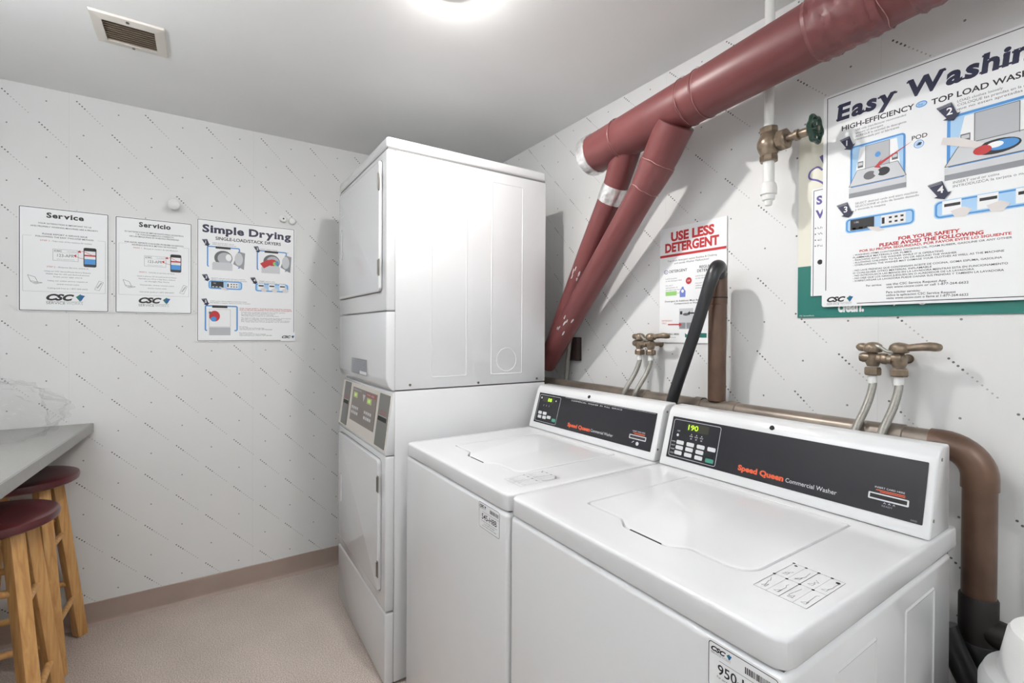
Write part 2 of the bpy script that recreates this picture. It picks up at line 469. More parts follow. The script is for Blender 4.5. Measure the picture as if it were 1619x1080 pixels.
# ceiling lamp (bare bulb on a porcelain base), just above the picture
t = thing('ceiling_lamp', 'small round flush ceiling lamp above the washers', 'lamp', (LAMP[0], LAMP[1], H))
latheo('lamp_base', [(0, 0), (0.034, 0), (0.034, -0.003), (0.032, -0.004), (0, -0.004)], M_plastic, t)
latheo('added_glow_shield', [(0.0420, 0), (0.0430, -0.002), (0.0420, -0.0150), (0.0405, -0.0155), (0.0395, -0.014), (0.0400, 0)], M_plastic, t, 40)  # added unseen collar, keeps direct lamp light off the nearby ceiling
latheo('diffuser', [(0, -0.0042), (0.029, -0.0042), (0.029, -0.007), (0.0265, -0.015), (0.0205, -0.0225), (0.011, -0.0275), (0, -0.029)], M_bulb, t, seg=32)
# added fill lights, unseen behind and beside the camera, to raise the ambient
for (lx, ly, rz, lab) in ((3.80, -1.25, 0.0, 'added unseen fill light hanging behind the camera'), (1.75, -2.15, PI / 2, 'added unseen fill light hanging over the counter')):
    t = thing('fill_light', lab, 'lamp', (lx, ly, H), (0, 0, rz), 'added fill lights')
    boxo('fill_housing', (-0.12, -0.64, -0.305, 0.12, 0.64, -0.275), M_plastic, t, 0.004)
    boxo('lower_fill_panel', (-0.11, -0.60, -0.315, 0.11, 0.60, -0.3055), M_fill, t, 0.003)
    boxo('upper_fill_panel', (-0.11, -0.60, -0.2745, 0.11, 0.60, -0.262), M_fillup, t, 0.003)
    for yy in (-0.5, 0.5): tubeo('hanger_rod', [(0, yy, -0.262), (0, yy, 0)], 0.004, M_chrome, t, 8)

# ceiling vent
t = thing('ceiling_vent', 'white square ceiling register with a dusty slotted grille', 'vent', (0.656, -1.684, H))
bm = bmesh.new()
A = rrect(-0.098, -0.098, 0.098, 0.098, 0.003, 2); Bq = rrect(-0.066, -0.068, 0.066, 0.068, 0.002, 2)
va = [bm.verts.new((x, y, -0.0005)) for x, y in A]; vb = [bm.verts.new((x * .97, y * .97, -0.007)) for x, y in A]
vc = [bm.verts.new((x, y, -0.011)) for x, y in Bq]; vd = [bm.verts.new((x, y, -0.0005)) for x, y in Bq]
n = len(A)
for P1, P2 in ((va, vb), (vb, vc), (vc, vd)):
    for k in range(n): bm.faces.new((P1[k], P1[(k + 1) % n], P2[(k + 1) % n], P2[k]))
bmesh.ops.recalc_face_normals(bm, faces=bm.faces)
finish('frame', bm, M_ivory, t)
boxo('damper', (-0.066, -0.068, -0.0012, 0.066, 0.068, -0.0006), mat('dusty duct interior', srgb(70, 58, 48), 0.8), t)
bm = bmesh.new()
for k in range(9):
    x = -0.058 + k * 0.0145
    vs0 = len(bm.verts)
    q = [(x - 0.0035, -0.002), (x + 0.0035, -0.0095), (x + 0.0045, -0.0088), (x - 0.0025, -0.0015)]
    a = [bm.verts.new((u, -0.068, w)) for u, w in q]; b = [bm.verts.new((u, 0.068, w)) for u, w in q]
    for i in range(4): bm.faces.new((a[i], a[(i + 1) % 4], b[(i + 1) % 4], b[i]))
finish('slats', bm, mat('dusty slat', srgb(150, 134, 116), 0.6), t)
for y in (-0.083, 0.083):
    pass
for x in (-0.083, 0.083):
    latheo('screw', [(0.0045, -0.008), (0.0045, -0.0115), (0, -0.012)], M_chrome, t, 10, Matrix.Translation((x, 0.0, 0.0)))

# ---------------------------------------------------------------- stacked dryer
DX, DY = 0.351, -0.933
DW, DD, DH = 0.690, 0.709, 1.980
t = thing('stacked_dryer', 'tall white stacked commercial dryer, two units high, in the room corner', 'dryer', (DX, DY, 0))
def prism(bm, prof, x0, x1, bev=0.0, seg=2):
    """prof (y,z) closed polygon extruded in x"""
    a = [bm.verts.new((x0, y, z)) for y, z in prof]; b = [bm.verts.new((x1, y, z)) for y, z in prof]
    n = len(prof); fs = [bm.faces.new(a), bm.faces.new(b[::-1])]
    for k in range(n): fs.append(bm.faces.new((a[k], b[k], b[(k + 1) % n], a[(k + 1) % n])))
    bmesh.ops.recalc_face_normals(bm, faces=fs)
    if bev > 0:
        es = list({e for f in fs for e in f.edges})
        bmesh.ops.bevel(bm, geom=es, offset=bev, segments=seg, profile=0.5, affect='EDGES')
def prismo(name, prof, x0, x1, m, parent, bev=0.0, seg=2):
    bm = bmesh.new(); prism(bm, prof, x0, x1, bev, seg); return finish(name, bm, m, parent, smooth=bev > 0)

# lower cabinet: straight body behind the panels, with a slanted shoulder beside the controls
boxo('lower_cabinet', (0.0, 0.033, 0.012, DW, DD, 1.0645), M_dryerwhite, t, 0.003)
boxo('upper_cabinet', (0.0, 0.033, 1.069, DW, DD, 1.934), M_dryerwhite, t, 0.003)
up = prismo('upper_front_panel', [(0.034, 1.3565), (0.0, 1.3565), (0.0, 1.934), (0.034, 1.934)], 0.0, DW, M_dryerwhite, t, 0.006, 3)
prismo('upper_service_panel', [(0.034, 1.066), (0.024, 1.068), (0.010, 1.082), (0.0, 1.110), (0.0, 1.3535), (0.034, 1.3535)], 0.0, DW, M_dryerwhite, t, 0.0045, 3)
boxo('top_cap', (-0.001, -0.001, 1.938, DW + 0.001, DD, DH), M_dryerwhite, t, 0.012, 4)
boxo('cap_gasket', (0.003, 0.004, 1.93, DW - 0.003, DD - 0.003, 1.942), M_seal, t)
# control face: slanted box (front y 0 at z .85 to y .031 at z 1.062)
prismo('control_housing', [(0.0335, 0.8365), (0.0, 0.8365), (-0.001, 0.846), (0.0265, 1.060), (0.0335, 1.063)], 0.0, DW, M_dryerwhite, t, 0.0025, 2)
boxo('lower_front_panel', (0.0, 0.0, 0.274, DW, 0.034, 0.833), M_dryerwhite, t, 0.006, 3)
boxo('kick_panel', (0.0, 0.0, 0.010, DW, 0.034, 0.268), M_dryerwhite, t, 0.006, 3)
for x in (0.03, DW - 0.07):
    for y in (0.06, DD - 0.1): boxo('leveling_foot', (x, y, 0.0, x + 0.04, y + 0.04, 0.0125), M_gap, t)
# doors on the front (facing -y). local door box with rounded corners
def door(name, x0, z0, x1, z1, parent, hz, handle):
    pts = rrect(x0, z0, x1, z1, 0.018, 6)
    bm = bmesh.new()
    rings = []
    for off, y in ((0.0, 0.002), (0.0, -0.010), (0.002, -0.0125), (0.006, -0.0135)):
        q = rrect(x0 + off, z0 + off, x1 - off, z1 - off, 0.018 - off, 6)
        rings.append([bm.verts.new((x, y, z)) for x, z in q])
    n = len(pts)
    for a, b in zip(rings, rings[1:]):
        for k in range(n): bm.faces.new((a[k], a[(k + 1) % n], b[(k + 1) % n], b[k]))
    bm.faces.new(rings[-1])
    bmesh.ops.recalc_face_normals(bm, faces=bm.faces)
    d = finish(name, bm, M_dryerwhite, parent, smooth=True)
    bm = bmesh.new()
    g = [bm.verts.new((x, -0.0008, z)) for x, z in rrect(x0 - 0.003, z0 - 0.003, x1 + 0.003, z1 + 0.003, 0.02, 6)]
    bm.faces.new(g); finish('door_gap', bm, M_seal, d)
    hx, h0, h1 = handle
    bm = bmesh.new(); box(bm, hx, -0.0150, h0, hx + 0.022, -0.0125, h1, 0.001)
    hp = finish('door_handle', bm, M_seal, d)
    boxo('handle_rim', (hx + 0.020, -0.019, h0 - 0.003, hx + 0.026, -0.0125, h1 + 0.003), M_dryerwhite, d, 0.001)
    for z0_, z1_ in hz:
        bm = bmesh.new()
        box(bm, x1 - 0.004, -0.0165, z0_, x1 + 0.010, -0.0130, z1_, 0.0005)
        tube(bm, [(x1 + 0.003, -0.0165, z0_ + 0.004), (x1 + 0.003, -0.0165, z1_ - 0.004)], 0.0035, 10)
        h = finish('hinge', bm, M_chrome, parent, smooth=True)
    return d
ud = door('upper_door', 0.045, 1.428, 0.643, 1.905, t, [(1.793, 1.858), (1.484, 1.545)], (0.090, 1.608, 1.739))
ld = door('lower_door', 0.045, 0.330, 0.643, 0.812, t, [(0.697, 0.757), (0.388, 0.447)], (0.092, 0.508, 0.627))
# small emblem prints on the doors and the rating plate
def front_print(parent, y=-0.0138, x=0.0, z=0.0):
    o = bpy.data.objects.new('x', None)
    return None
P = Print(0.0001)
P.circ(0.075, 1.828, 0.022, 0.0012, M_lgrey, 1, ry=0.017); P.text('WARNING', 0.058, 1.826, 0.005, M_lgrey, w=0.034)
P.text('Do not place items with oil', 0.058, 1.800, 0.004, M_lgrey, w=0.075)
o = P.build('printed_notice', ud); o.rotation_euler = (PI / 2, 0, 0); o.location = (0, -0.0137, 0)
P = Print(0.0001)
for k, s in enumerate(['To operate dryer', 'load clothes', 'close door', 'set control', 'insert card', 'press start']):
    P.text(s, 0.055, 0.785 - k * 0.013, 0.005, M_mgrey, w=0.06)
o = P.build('printed_notice', ld); o.rotation_euler = (PI / 2, 0, 0); o.location = (0, -0.0137, 0)
P = Print(0.0001)
P.rect(0.0, 0.0, 0.235, 0.066, M_mgrey, 1)
for k in range(7): P.text('COMMERCIAL STACKED DRYER  120V 60Hz  MODEL  SERIAL'[k:k + 34 - k], 0.008, 0.055 - k * 0.0075, 0.0035, M_lgrey, lv=2, w=0.19 - 0.018 * (k % 3))
P.rect(0.13, 0.004, 0.228, 0.016, M_white, 2)
o = P.build('rating_plate', t); o.rotation_euler = (PI / 2, 0, 0); o.location = (0.225, -0.0004, 1.102)
# slanted control face
ang = math.atan2(0.0265 + 0.001, 1.060 - 0.846)
cf = bpy.data.objects.new('control_panel', None); COL.objects.link(cf); cf.parent = t
cf.location = (0, -0.001, 0.846); cf.rotation_euler = (PI / 2 - ang, 0, 0)
def flat(name, x0, y0, x1, y1, m, parent, r=0.003, t_=0.0015, z=0.0):
    o = sheet(name, x1 - x0, y1 - y0, t_, m, parent, r); o.location = (x0, y0, z + 0.0003); return o
# turn the empty into a real part: the ivory face plate
bpy.data.objects.remove(cf)
cf = sheet('control_panel', DW - 0.012, 0.204, 0.0018, M_ivory, t, 0.003)
cf.location = (0.006, -0.0010, 0.849); cf.rotation_euler = (PI / 2 - ang, 0, 0)
for nm, x0, x1, sx in (('card_reader', 0.040, 0.140, 0.050), ('card_reader', 0.556, 0.672, 0.575)):
    c = flat(nm, x0, 0.006, x1, 0.200, M_strip, cf, z=0.0018)
    P = Print(0.0002)
    w = x1 - x0
    P.rect(0.012, 0.100, w - 0.012, 0.1035, M_gap, 1)
    P.rr(0.008, 0.094, w - 0.010, 0.110, 0.003, M_gap, 2)
    P.text('INSERT CARD', w / 2, 0.128, 0.006, M_red, 'C', w=w * 0.55); P.line([(0.02, 0.120), (w - 0.02, 0.120)], 0.002, M_red)
    P.line([(0.012, 0.113), (w - 0.012, 0.113)], 0.0012, M_silver)
    P.build('card_slot', c, (0, 0, 0.0016))
c = flat('keypad_overlay', 0.182, 0.044, 0.525, 0.187, M_tpanel, cf, z=0.0018)
P = Print(0.0002)
P.text('COMMERCIAL DRYER', 0.010, 0.131, 0.006, M_silver, w=0.12); P.rect(0.20, 0.122, 0.335, 0.139, mat('dull red ink', srgb(150, 84, 80), .5), 1)
P.text('START HERE', 0.21, 0.127, 0.007, M_silver, lv=2, w=0.1)
P.poly([(0.155, 0.125), (0.195, 0.125), (0.175, 0.095)], M_silver, 1)
for x0, y0 in ((0.022, 0.100), (0.222, 0.095)):
    P.rr(x0, y0, x0 + 0.062, y0 + 0.024, 0.002, mat('pale display window', srgb(186, 188, 140), .3), 1); P.text('188', x0 + 0.012, y0 + 0.006, 0.013, M_led, lv=2, w=0.032)
P.build('overlay_print', c, (0, 0, 0.0016))
for gx, gy in ((0.020, 0.030), (0.205, 0.030)):
    for r_ in range(2):
        for k in range(4):
            x = gx + k * 0.026; y = gy + r_ * 0.022
            b = boxo('key', (x, y, 0.0015, x + 0.018, y + 0.012, 0.0035), M_btn, c, 0.001)
# embossed side ribs, knock-out disc, side screws
def emb(parent, y0, z0, y1, z1, xs, name='side_embossing', m=None, r=0.01, h=0.0016, w=0.007):
    bm = bmesh.new()
    A = rrect(y0, z0, y1, z1, r, 5); B_ = rrect(y0 + w, z0 + w, y1 - w, z1 - w, max(r - w, 0.002), 5); Mi = rrect(y0 + w / 2, z0 + w / 2, y1 - w / 2, z1 - w / 2, max(r - w / 2, 0.002), 5)
    va = [bm.verts.new((xs, a, b)) for a, b in A]; vm = [bm.verts.new((xs + h, a, b)) for a, b in Mi]; vb = [bm.verts.new((xs, a, b)) for a, b in B_]
    n = len(A)
    for p_, q_ in ((va, vm), (vm, vb)):
        for k in range(n): bm.faces.new((p_[k], p_[(k + 1) % n], q_[(k + 1) % n], q_[k]))
    bmesh.ops.recalc_face_normals(bm, faces=bm.faces)
    return finish(name, bm, m or M_dryerwhite, parent, smooth=False)
emb(t, 0.170, 1.107, 0.325, 1.898, DW - 0.0001, h=0.0010, m=M_dryerwhite)
emb(t, 0.433, 1.106, 0.590, 1.896, DW - 0.0001, h=0.0014, m=M_dryerwhite)
bm = bmesh.new(); n = 40
def ringx(bm, yc, zc, rs, xs, hs):
    prev = None
    for r_, h_ in zip(rs, hs):
        cur = [bm.verts.new((xs + h_, yc + r_ * math.cos(2 * PI * k / n), zc + r_ * math.sin(2 * PI * k / n))) for k in range(n)]
        if prev:
            for k in range(n): bm.faces.new((prev[k], prev[(k + 1) % n], cur[(k + 1) % n], cur[k]))
        prev = cur
ringx(bm, 0.51, 1.168, (0.050, 0.048, 0.046), DW, (0, 0.0014, 0))
bmesh.ops.recalc_face_normals(bm, faces=bm.faces)
finish('knockout_disc', bm, M_dryerwhite, t)
for y, z in ((0.09, 1.080), (0.376, 1.073), (0.665, 1.076)):
    latheo('screw', [(0.005, 0), (0.005, 0.002), (0, 0.0028)], M_chrome, t, 10, Matrix.Translation((DW, y, z + .006)) @ Matrix.Rotation(PI / 2, 4, 'Y'))
# vent hose stub behind, between dryer and wall
tubeo('exhaust_collar', [(0.55, DD - 0.002, 1.22), (0.55, DD + 0.04, 1.22)], 0.05, M_foil, t)

# ---------------------------------------------------------------- washers
TZ = 0.892
def outline_ray(cx, cy, dx, dy, x0, y0, x1, y1, r):
    """distance from (cx,cy) along (dx,dy) to a rounded rectangle"""
    lo, hi = 0.0, 2.0
    hx, hy = (x1 - x0) / 2, (y1 - y0) / 2; mx, my = (x0 + x1) / 2, (y0 + y1) / 2
    for _ in range(40):
        t_ = (lo + hi) / 2; px = abs(cx + dx * t_ - mx) - (hx - r); py = abs(cy + dy * t_ - my) - (hy - r)
        d = math.hypot(max(px, 0), max(py, 0)) + min(max(px, py), 0) - r
        if d > 0: hi = t_
        else: lo = t_
    return cx + dx * lo, cy + dy * lo
def lid_outline(inset=0.0, tab_in=None):
    x0, y0, x1, y1 = 0.133 + inset, 0.121 + inset, 0.520 - inset, 0.500 - inset
    r = 0.042 - inset
    pts = []
    ti = inset if tab_in is None else tab_in
    def corner(cx, cy, a0, rr, n=8):
        for k in range(n + 1):
            a = math.radians(a0 + 90 * k / n); pts.append((cx + rr * math.cos(a), cy + rr * math.sin(a)))
    corner(x0 + 0.012, y0 + 0.012, 180, 0.012)
    # finger tab on the front edge
    s = lambda u: u * u * (3 - 2 * u)
    for k in range(9):
        u = k / 8; pts.append((0.236 + 0.044 * u, y0 - (0.026 - (ti - inset)) * s(u)))
    for k in range(9): pts.append((0.284 + 0.082 * k / 8, y0 - 0.026 + (ti - inset)))
    for k in range(9):
        u = k / 8; pts.append((0.370 + 0.044 * u, y0 - (0.026 - (ti - inset)) * s(1 - u)))
    corner(x1 - r, y0 + r, 270, r)
    for k in range(1, 10): pts.append((x1, y0 + r + (y1 - y0 - r - 0.012) * k / 10))
    corner(x1 - 0.012, y1 - 0.012, 0, 0.012)
    for k in range(1, 20): pts.append((x1 - 0.012 + (x0 - x1 + 0.024) * k / 20, y1))
    corner(x0 + 0.012, y1 - 0.012, 90, 0.012)
    for k in range(1, 10): pts.append((x0, y1 - 0.012 + (y0 - y1 + 0.024) * k / 10))
    return pts
def worktop(parent, W, D):
    cx, cy = 0.325, 0.31
    inner = lid_outline(0.0)
    dirs = [((x - cx), (y - cy)) for x, y in inner]
    dirs = [(a / math.hypot(a, b), b / math.hypot(a, b)) for a, b in dirs]
    bm = bmesh.new()
    def ring(x0, y0, x1, y1, r, z): return [bm.verts.new((*outline_ray(cx, cy, dx, dy, x0, y0, x1, y1, r), z)) for dx, dy in dirs]
    R = []
    R.append([bm.verts.new((x, y, -0.020)) for x, y in inner])
    R.append([bm.verts.new((x, y, -0.002)) for x, y in inner])
    R.append([bm.verts.new((x + dx * .0018, y + dy * .0018, 0)) for (x, y), (dx, dy) in zip(inner, dirs)])
    R.append([bm.verts.new((x + dx * .006, y + dy * .006, 0)) for (x, y), (dx, dy) in zip(inner, dirs)])
    for o_, z in ((0.030, 0), (0.0065, 0), (0.004, -0.0005), (0.0019, -0.0019), (0.0005, -0.004), (0.0, -0.0068), (-0.001, -0.038), (0.0, -0.041), (0.004, -0.042), (0.02, -0.042)):
        R.append(ring(o_, o_, W - o_, D - o_, max(0.022 - o_ * .6, 0.006), z))
    n = len(inner)
    for a, b in zip(R, R[1:]):
        for k in range(n): bm.faces.new((a[k], a[(k + 1) % n], b[(k + 1) % n], b[k]))
    bmesh.ops.recalc_face_normals(bm, faces=bm.faces)
    tp = finish('worktop', bm, M_enamelw, parent, smooth=True); tp.location = (0, 0, TZ)
    bm = bmesh.new()
    f = bm.faces.new([bm.verts.new((x, y, -0.019)) for x, y in lid_outline(-0.002)])
    finish('lid_well', bm, M_gap, tp)
    bm = bmesh.new()
    rings = []
    for ins, tab, z in ((0.0022, 0.0065, -0.012), (0.0022, 0.0065, -0.002), (0.0036, 0.008, 0.0006), (0.009, 0.013, 0.0012), (0.0125, 0.016, 0.0012)):
        pts = lid_outline(ins, tab)
        rings.append([bm.verts.new((x, y, z - (0.0045 * max(0, min(1, (0.121 - y) / 0.02))))) for x, y in pts])
    for a, b in zip(rings, rings[1:]):
        for k in range(n): bm.faces.new((a[k], a[(k + 1) % n], b[(k + 1) % n], b[k]))
    bm.faces.new(rings[-1])
    bmesh.ops.recalc_face_normals(bm, faces=bm.faces)
    lid = finish('lid', bm, M_enamelw, parent, smooth=True); lid.location = (0, 0, TZ)
    bm = bmesh.new()
    box(bm, 0.287, 0.0962, -0.0075, 0.363, 0.1012, -0.0012, 0.0006, 1)
    finish('grip_slit_shade', bm, M_gap, lid)  # shade of the finger gap painted as a black strip
    return tp, lid

def csc_logo(P, x, y, h, sub=True, lv=1):
    """black italic CSC, blue-green bird mark to its right, small line below; x,y = left/baseline"""
    P.text('CSC', x, y, h, M_ink, lv=lv, bold=0.055, w=h * 3.7, shear=0.35)
    bx, by = x + h * 4.45, y + h * 0.45
    P.poly([(bx - h * .55, by + h * .2), (bx + h * .1, by + h * .75), (bx + h * .25, by + h * .1), (bx + h * .05, by - h * .65)], M_teal, lv)
    P.poly([(bx - h * .1, by - h * .1), (bx + h * .15, by + h * .6), (bx + h * .7, by + h * .45), (bx + h * .45, by + h * .05), (bx + h * .2, by - h * .5)], mat('deep blue ink', srgb(20, 90, 150), .5), lv + 1)
    if sub:
        P.line([(x, y - h * .22), (x + h * 4.9, y - h * .22)], h * .05, M_mgrey, lv)
        P.text('SERVICE', x, y - h * .72, h * .40, M_grey, lv=lv, w=h * 2.5)
        P.text('WORKS', x + h * 2.65, y - h * .72, h * .40, M_lgrey, lv=lv, w=h * 2.2)

def washer(x, y, rz, W, label, code, lit, sticker_x, decal_y):
    D = 0.688
    t = thing('washing_machine', label, 'washing machine', (x, y, 0), (0, 0, rz), 'white top-load coin laundry washers')
    boxo('cabinet', (0.006, -0.0025, 0.014, W + 0.001, 0.640, TZ - 0.0455), M_enamel, t, 0.010, 4)
    for fx in (0.03, W - 0.07):
        for fy in (0.04, 0.56): boxo('leveling_foot', (fx, fy, 0, fx + 0.04, fy + 0.04, 0.0145), M_gap, t)
    boxo('worktop_gasket', (0.008, 0.010, TZ - 0.046, W - 0.008, 0.636, TZ - 0.0405), M_seal, t)
    tp, lid = worktop(t, W, D)
    # side embossing on the side that faces the room
    emb(t, 0.134, 0.09, 0.278, 0.806, W + 0.0009, h=0.0018, w=0.008, r=0.008)
    emb(t, 0.394, 0.09, 0.543, 0.808, W + 0.0009, h=0.0018, w=0.008, r=0.008)
    # console
    prof = [(0.530, 0.0), (0.530, 0.006), (0.5745, 0.152), (0.585, 0.165), (0.600, 0.1705), (0.634, 0.1715), (0.640, 0.166), (0.640, 0.0)]
    c = prismo('console', prof, 0.005, W - 0.003, M_enamelw, t, 0.004, 3); c.location = (0, 0, TZ + 0.0008)
    a = math.atan2(0.042, 0.146)
    base = sheet('console_panel', 0.597, 0.121, 0.0012, M_panel if lit else M_panel, c, 0.002)
    base.rotation_euler = (PI / 2 - a, 0, 0)
    n_ = Vector((0, -math.cos(a), math.sin(a)))
    e_ = Vector((0, math.sin(a), math.cos(a)))
    o0 = Vector((0.0275 + (W - 0.642) * .5, 0.5315, 0.004)) + e_ * 0.021 + n_ * 0.0012
    base.location = o0
    P = Print(0.0002)
    ox = 0.0275; oy = 0.021
    R_ = lambda x_, y_: (x_ - ox, y_ - oy)
    P.frame(*R_(0.034, 0.027), *R_(0.186 if lit else 0.166, 0.135), 0.0012, M_silver, 1, r=0.006)
    if lit:
        P.rr(*R_(0.080, 0.107), *R_(0.150, 0.129), 0.002, M_lcd, 1)
        P.text('190', *R_(0.085, 0.111), 0.014, M_led, lv=2, w=0.032, bold=0.01)
        for k in range(3):
            bx = 0.094 + k * 0.0165
            P.text('RINSE', *R_(bx, 0.092), 0.0035, M_silver, w=0.010); P.text('60', *R_(bx + .003, 0.085), 0.004, M_silver, w=0.005); P.disc(*R_(bx + .005, 0.099), 0.0015, M_silver, n=8)
        P.disc(*R_(0.054, 0.090), 0.004, M_silver, n=12); P.text('START', *R_(0.050, 0.100), 0.004, M_silver, w=0.010)
        keys = [(0.067, 0.070), (0.101, 0.070), (0.1345, 0.070), (0.168, 0.070), (0.067, 0.055), (0.100, 0.0555), (0.1335, 0.055), (0.066, 0.040), (0.099, 0.040), (0.133, 0.0395), (0.167, 0.039)]
        kw, kh = 0.024, 0.011
        for k, s_ in enumerate(['NORMAL', 'HOT', 'WARM', 'COLD']): P.text(s_, *R_(0.038, 0.068 - k * 0.011), 0.0036, M_silver, w=0.013)
        tx = [(0.249, 0.036, 0.114), (0.368, 0.036, 0.108)]
    else:
        P.rr(*R_(0.056, 0.108), *R_(0.128, 0.128), 0.002, M_lcd, 1)
        P.text('88', *R_(0.090, 0.111), 0.013, M_led, lv=2, w=0.024, bold=0.01)
        for k in range(3): P.text('1', *R_(0.070 + k * .017, 0.090), 0.007, M_silver)
        P.disc(*R_(0.048, 0.122), 0.004, M_silver, n=12); P.disc(*R_(0.140, 0.118), 0.003, M_silver, n=12)
        keys = [(0.058, 0.062), (0.088, 0.062), (0.060, 0.046), (0.090, 0.046), (0.118, 0.050), (0.150, 0.043)]
        kw, kh = 0.022, 0.012
        P.text('COMMERCIAL  WASHER  IN  FULL  SERVICE', *R_(0.226, 0.130), 0.0045, M_silver, w=0.256)
        P.line([R_(0.19, 0.1395), R_(0.62, 0.1395)], 0.0008, M_silver)
        tx = [(0.234, 0.036, 0.120), (0.358, 0.037, 0.106)]
    P.build('keypad_print', base, (0, 0, 0.0012)); P = Print(0.0002)
    P.text('Speed Queen', *R_(tx[0][0], tx[0][1]), 0.0125, M_orange, w=tx[0][2], bold=0.05, shear=0.0)
    P.text('Commercial Washer', *R_(tx[1][0], tx[1][1]), 0.0095, M_silver, w=tx[1][2])
    P.build('nameplate_print', base, (0, 0, 0.0012)); P = Print(0.0002)
    # card slot
    P.text('INSERT CARD HERE', *R_(0.543, 0.0715), 0.0035, M_silver, w=0.050)
    P.line([R_(0.545, 0.068), R_(0.594, 0.068)], 0.0016, M_orange); P.line([R_(0.552, 0.065), R_(0.594, 0.065)], 0.0016, M_orange)
    P.rr(*R_(0.533, 0.048), *R_(0.601, 0.0615), 0.002, M_silver, 1); P.rect(*R_(0.536, 0.051), *R_(0.598, 0.059), M_gap, 2)
    if lit:
        P.text('^ ^ ^', *R_(0.560, 0.041), 0.005, M_silver, w=0.020); P.text('READY', *R_(0.558, 0.037), 0.0032, M_mgrey, w=0.018)
        P.text('SWD', *R_(0.606, 0.024), 0.003, M_mgrey, w=0.010)
    else:
        P.disc(*R_(0.570, 0.036), 0.006, M_silver, n=14); P.line([R_(0.548, 0.036), R_(0.556, 0.042)], 0.002, M_silver)
    P.build('card_slot', base, (0, 0, 0.0012))
    for k, (kx, ky) in enumerate(keys):
        g_ = k == len(keys) - 1
        q = sheet('key', kw, kh, 0.0012, M_btng if g_ else M_btn, base, 0.003)
        q.location = (kx - ox - kw / 2, ky - oy - kh / 2, 0.0013)
        if g_: q['label'] = 'green start key'
    # lock plug on the console's top edge, end screws
    latheo('lock_plug', [(0.0062, 0), (0.0062, 0.0015), (0.004, 0.0025), (0, 0.0025)], M_gap, c, 16,
           Matrix.Translation((0.315, 0.5765, 0.1545)) @ Matrix.Rotation(math.radians(62), 4, 'X'))
    for yy, zz in ((0.592, 0.146), (0.548, 0.035)):
        latheo('screw', [(0.0035, 0), (0.0035, 0.0012), (0, 0.0016)], M_chrome, c, 10, Matrix.Translation((W - 0.003, yy, zz)) @ Matrix.Rotation(PI / 2, 4, 'Y'))
    # instruction decal on the worktop
    P = Print(0.00012)
    w, h = 0.078, 0.126
    if not lit:
        w, h = 0.076, 0.130
    P.frame(0, 0, w, h, 0.0007, M_grey, 1)
    P.line([(w / 2, 0), (w / 2, h)], 0.0007, M_grey) if False else None
    P.line([(0, h / 2), (w, h / 2)], 0.0006, M_grey)
    for c_ in range(1, 4): P.line([(w * c_ / 4, 0), (w * c_ / 4, h)], 0.0005, M_mgrey)
    P.line([(w * .5, 0), (w * .5, h)], 0.0009, M_grey, 2)
    rnd = random.Random(3)
    for c_ in range(4):
        for r_ in range(2):
            x0 = w * c_ / 4; y0 = h * r_ / 2
            P.disc(x0 + 0.0005, y0 + h / 2 - 0.001, 0.0024, M_ink, 3, n=10)
            pts = [(x0 + 0.004 + rnd.random() * 0.012, y0 + 0.008 + rnd.random() * 0.045) for _ in range(4)]
            pts.sort(key=lambda q_: q_[1])
            P.line(pts, 0.0010, M_mgrey, 1); P.line([(x0 + .006, y0 + .012), (x0 + .013, y0 + .012), (x0 + .013, y0 + .022), (x0 + .006, y0 + .012)], 0.0006, M_grey, 1)
    P.disc(w - 0.007, h - 0.010, 0.0034, M_ink, 3, n=8); P.disc(0.007, h - 0.008, 0.0026, M_ink, 3, n=8)
    o = P.build('instruction_decal', tp); o.location = (0.538, decal_y, 0.0003)
    # machine identification sticker on the cabinet front
    st = sheet('machine_sticker', 0.102, 0.068 if not lit else 0.070, 0.0006, M_paper if lit else M_paper, t, 0.005)
    st.rotation_euler = (PI / 2, 0, 0); st.location = (sticker_x, -0.0028, 0.774)
    P = Print(0.00015)
    P.frame(0.001, 0.001, 0.101, 0.067, 0.0011, M_ink, 1, r=0.005)
    csc_logo(P, 0.005, 0.055, 0.0062, True)
    rnd = random.Random(5); bx = 0.056
    while bx < 0.096:
        bw = rnd.choice((0.0006, 0.001, 0.0016)); P.rect(bx, 0.050, bx + bw, 0.059, M_ink); bx += bw + rnd.choice((0.0006, 0.001))
    P.line([(0.018, 0.0445), (0.098, 0.0445)], 0.0006, M_grey)
    P.text(code, 0.052, 0.026, 0.0135, M_ink, 'C', w=0.072, bold=0.012)
    P.text('For service use the app, www.cscsw.com', 0.052, 0.0195, 0.0034, M_grey, 'C', w=0.074)
    P.text('or call 1-877-264-6622', 0.052, 0.0135, 0.0034, M_grey, 'C', w=0.052)
    P.text('text your location and machine number', 0.052, 0.0080, 0.0034, M_grey, 'C', w=0.070)
    P.build('sticker_print', st, (0, 0, 0.0006))
    return t
washer(1.1000, -0.8784, 0.0148, 0.649, 'white top-load washer standing between the stacked dryer and the other washer, sticker 545', '545-H8B', False, 0.516, 0.061)
washer(1.7530, -0.8661, 0.0035, 0.639, 'nearest white top-load washer, green 190 on its display, sticker 950', '950-H8C', True, 0.531, 0.101)

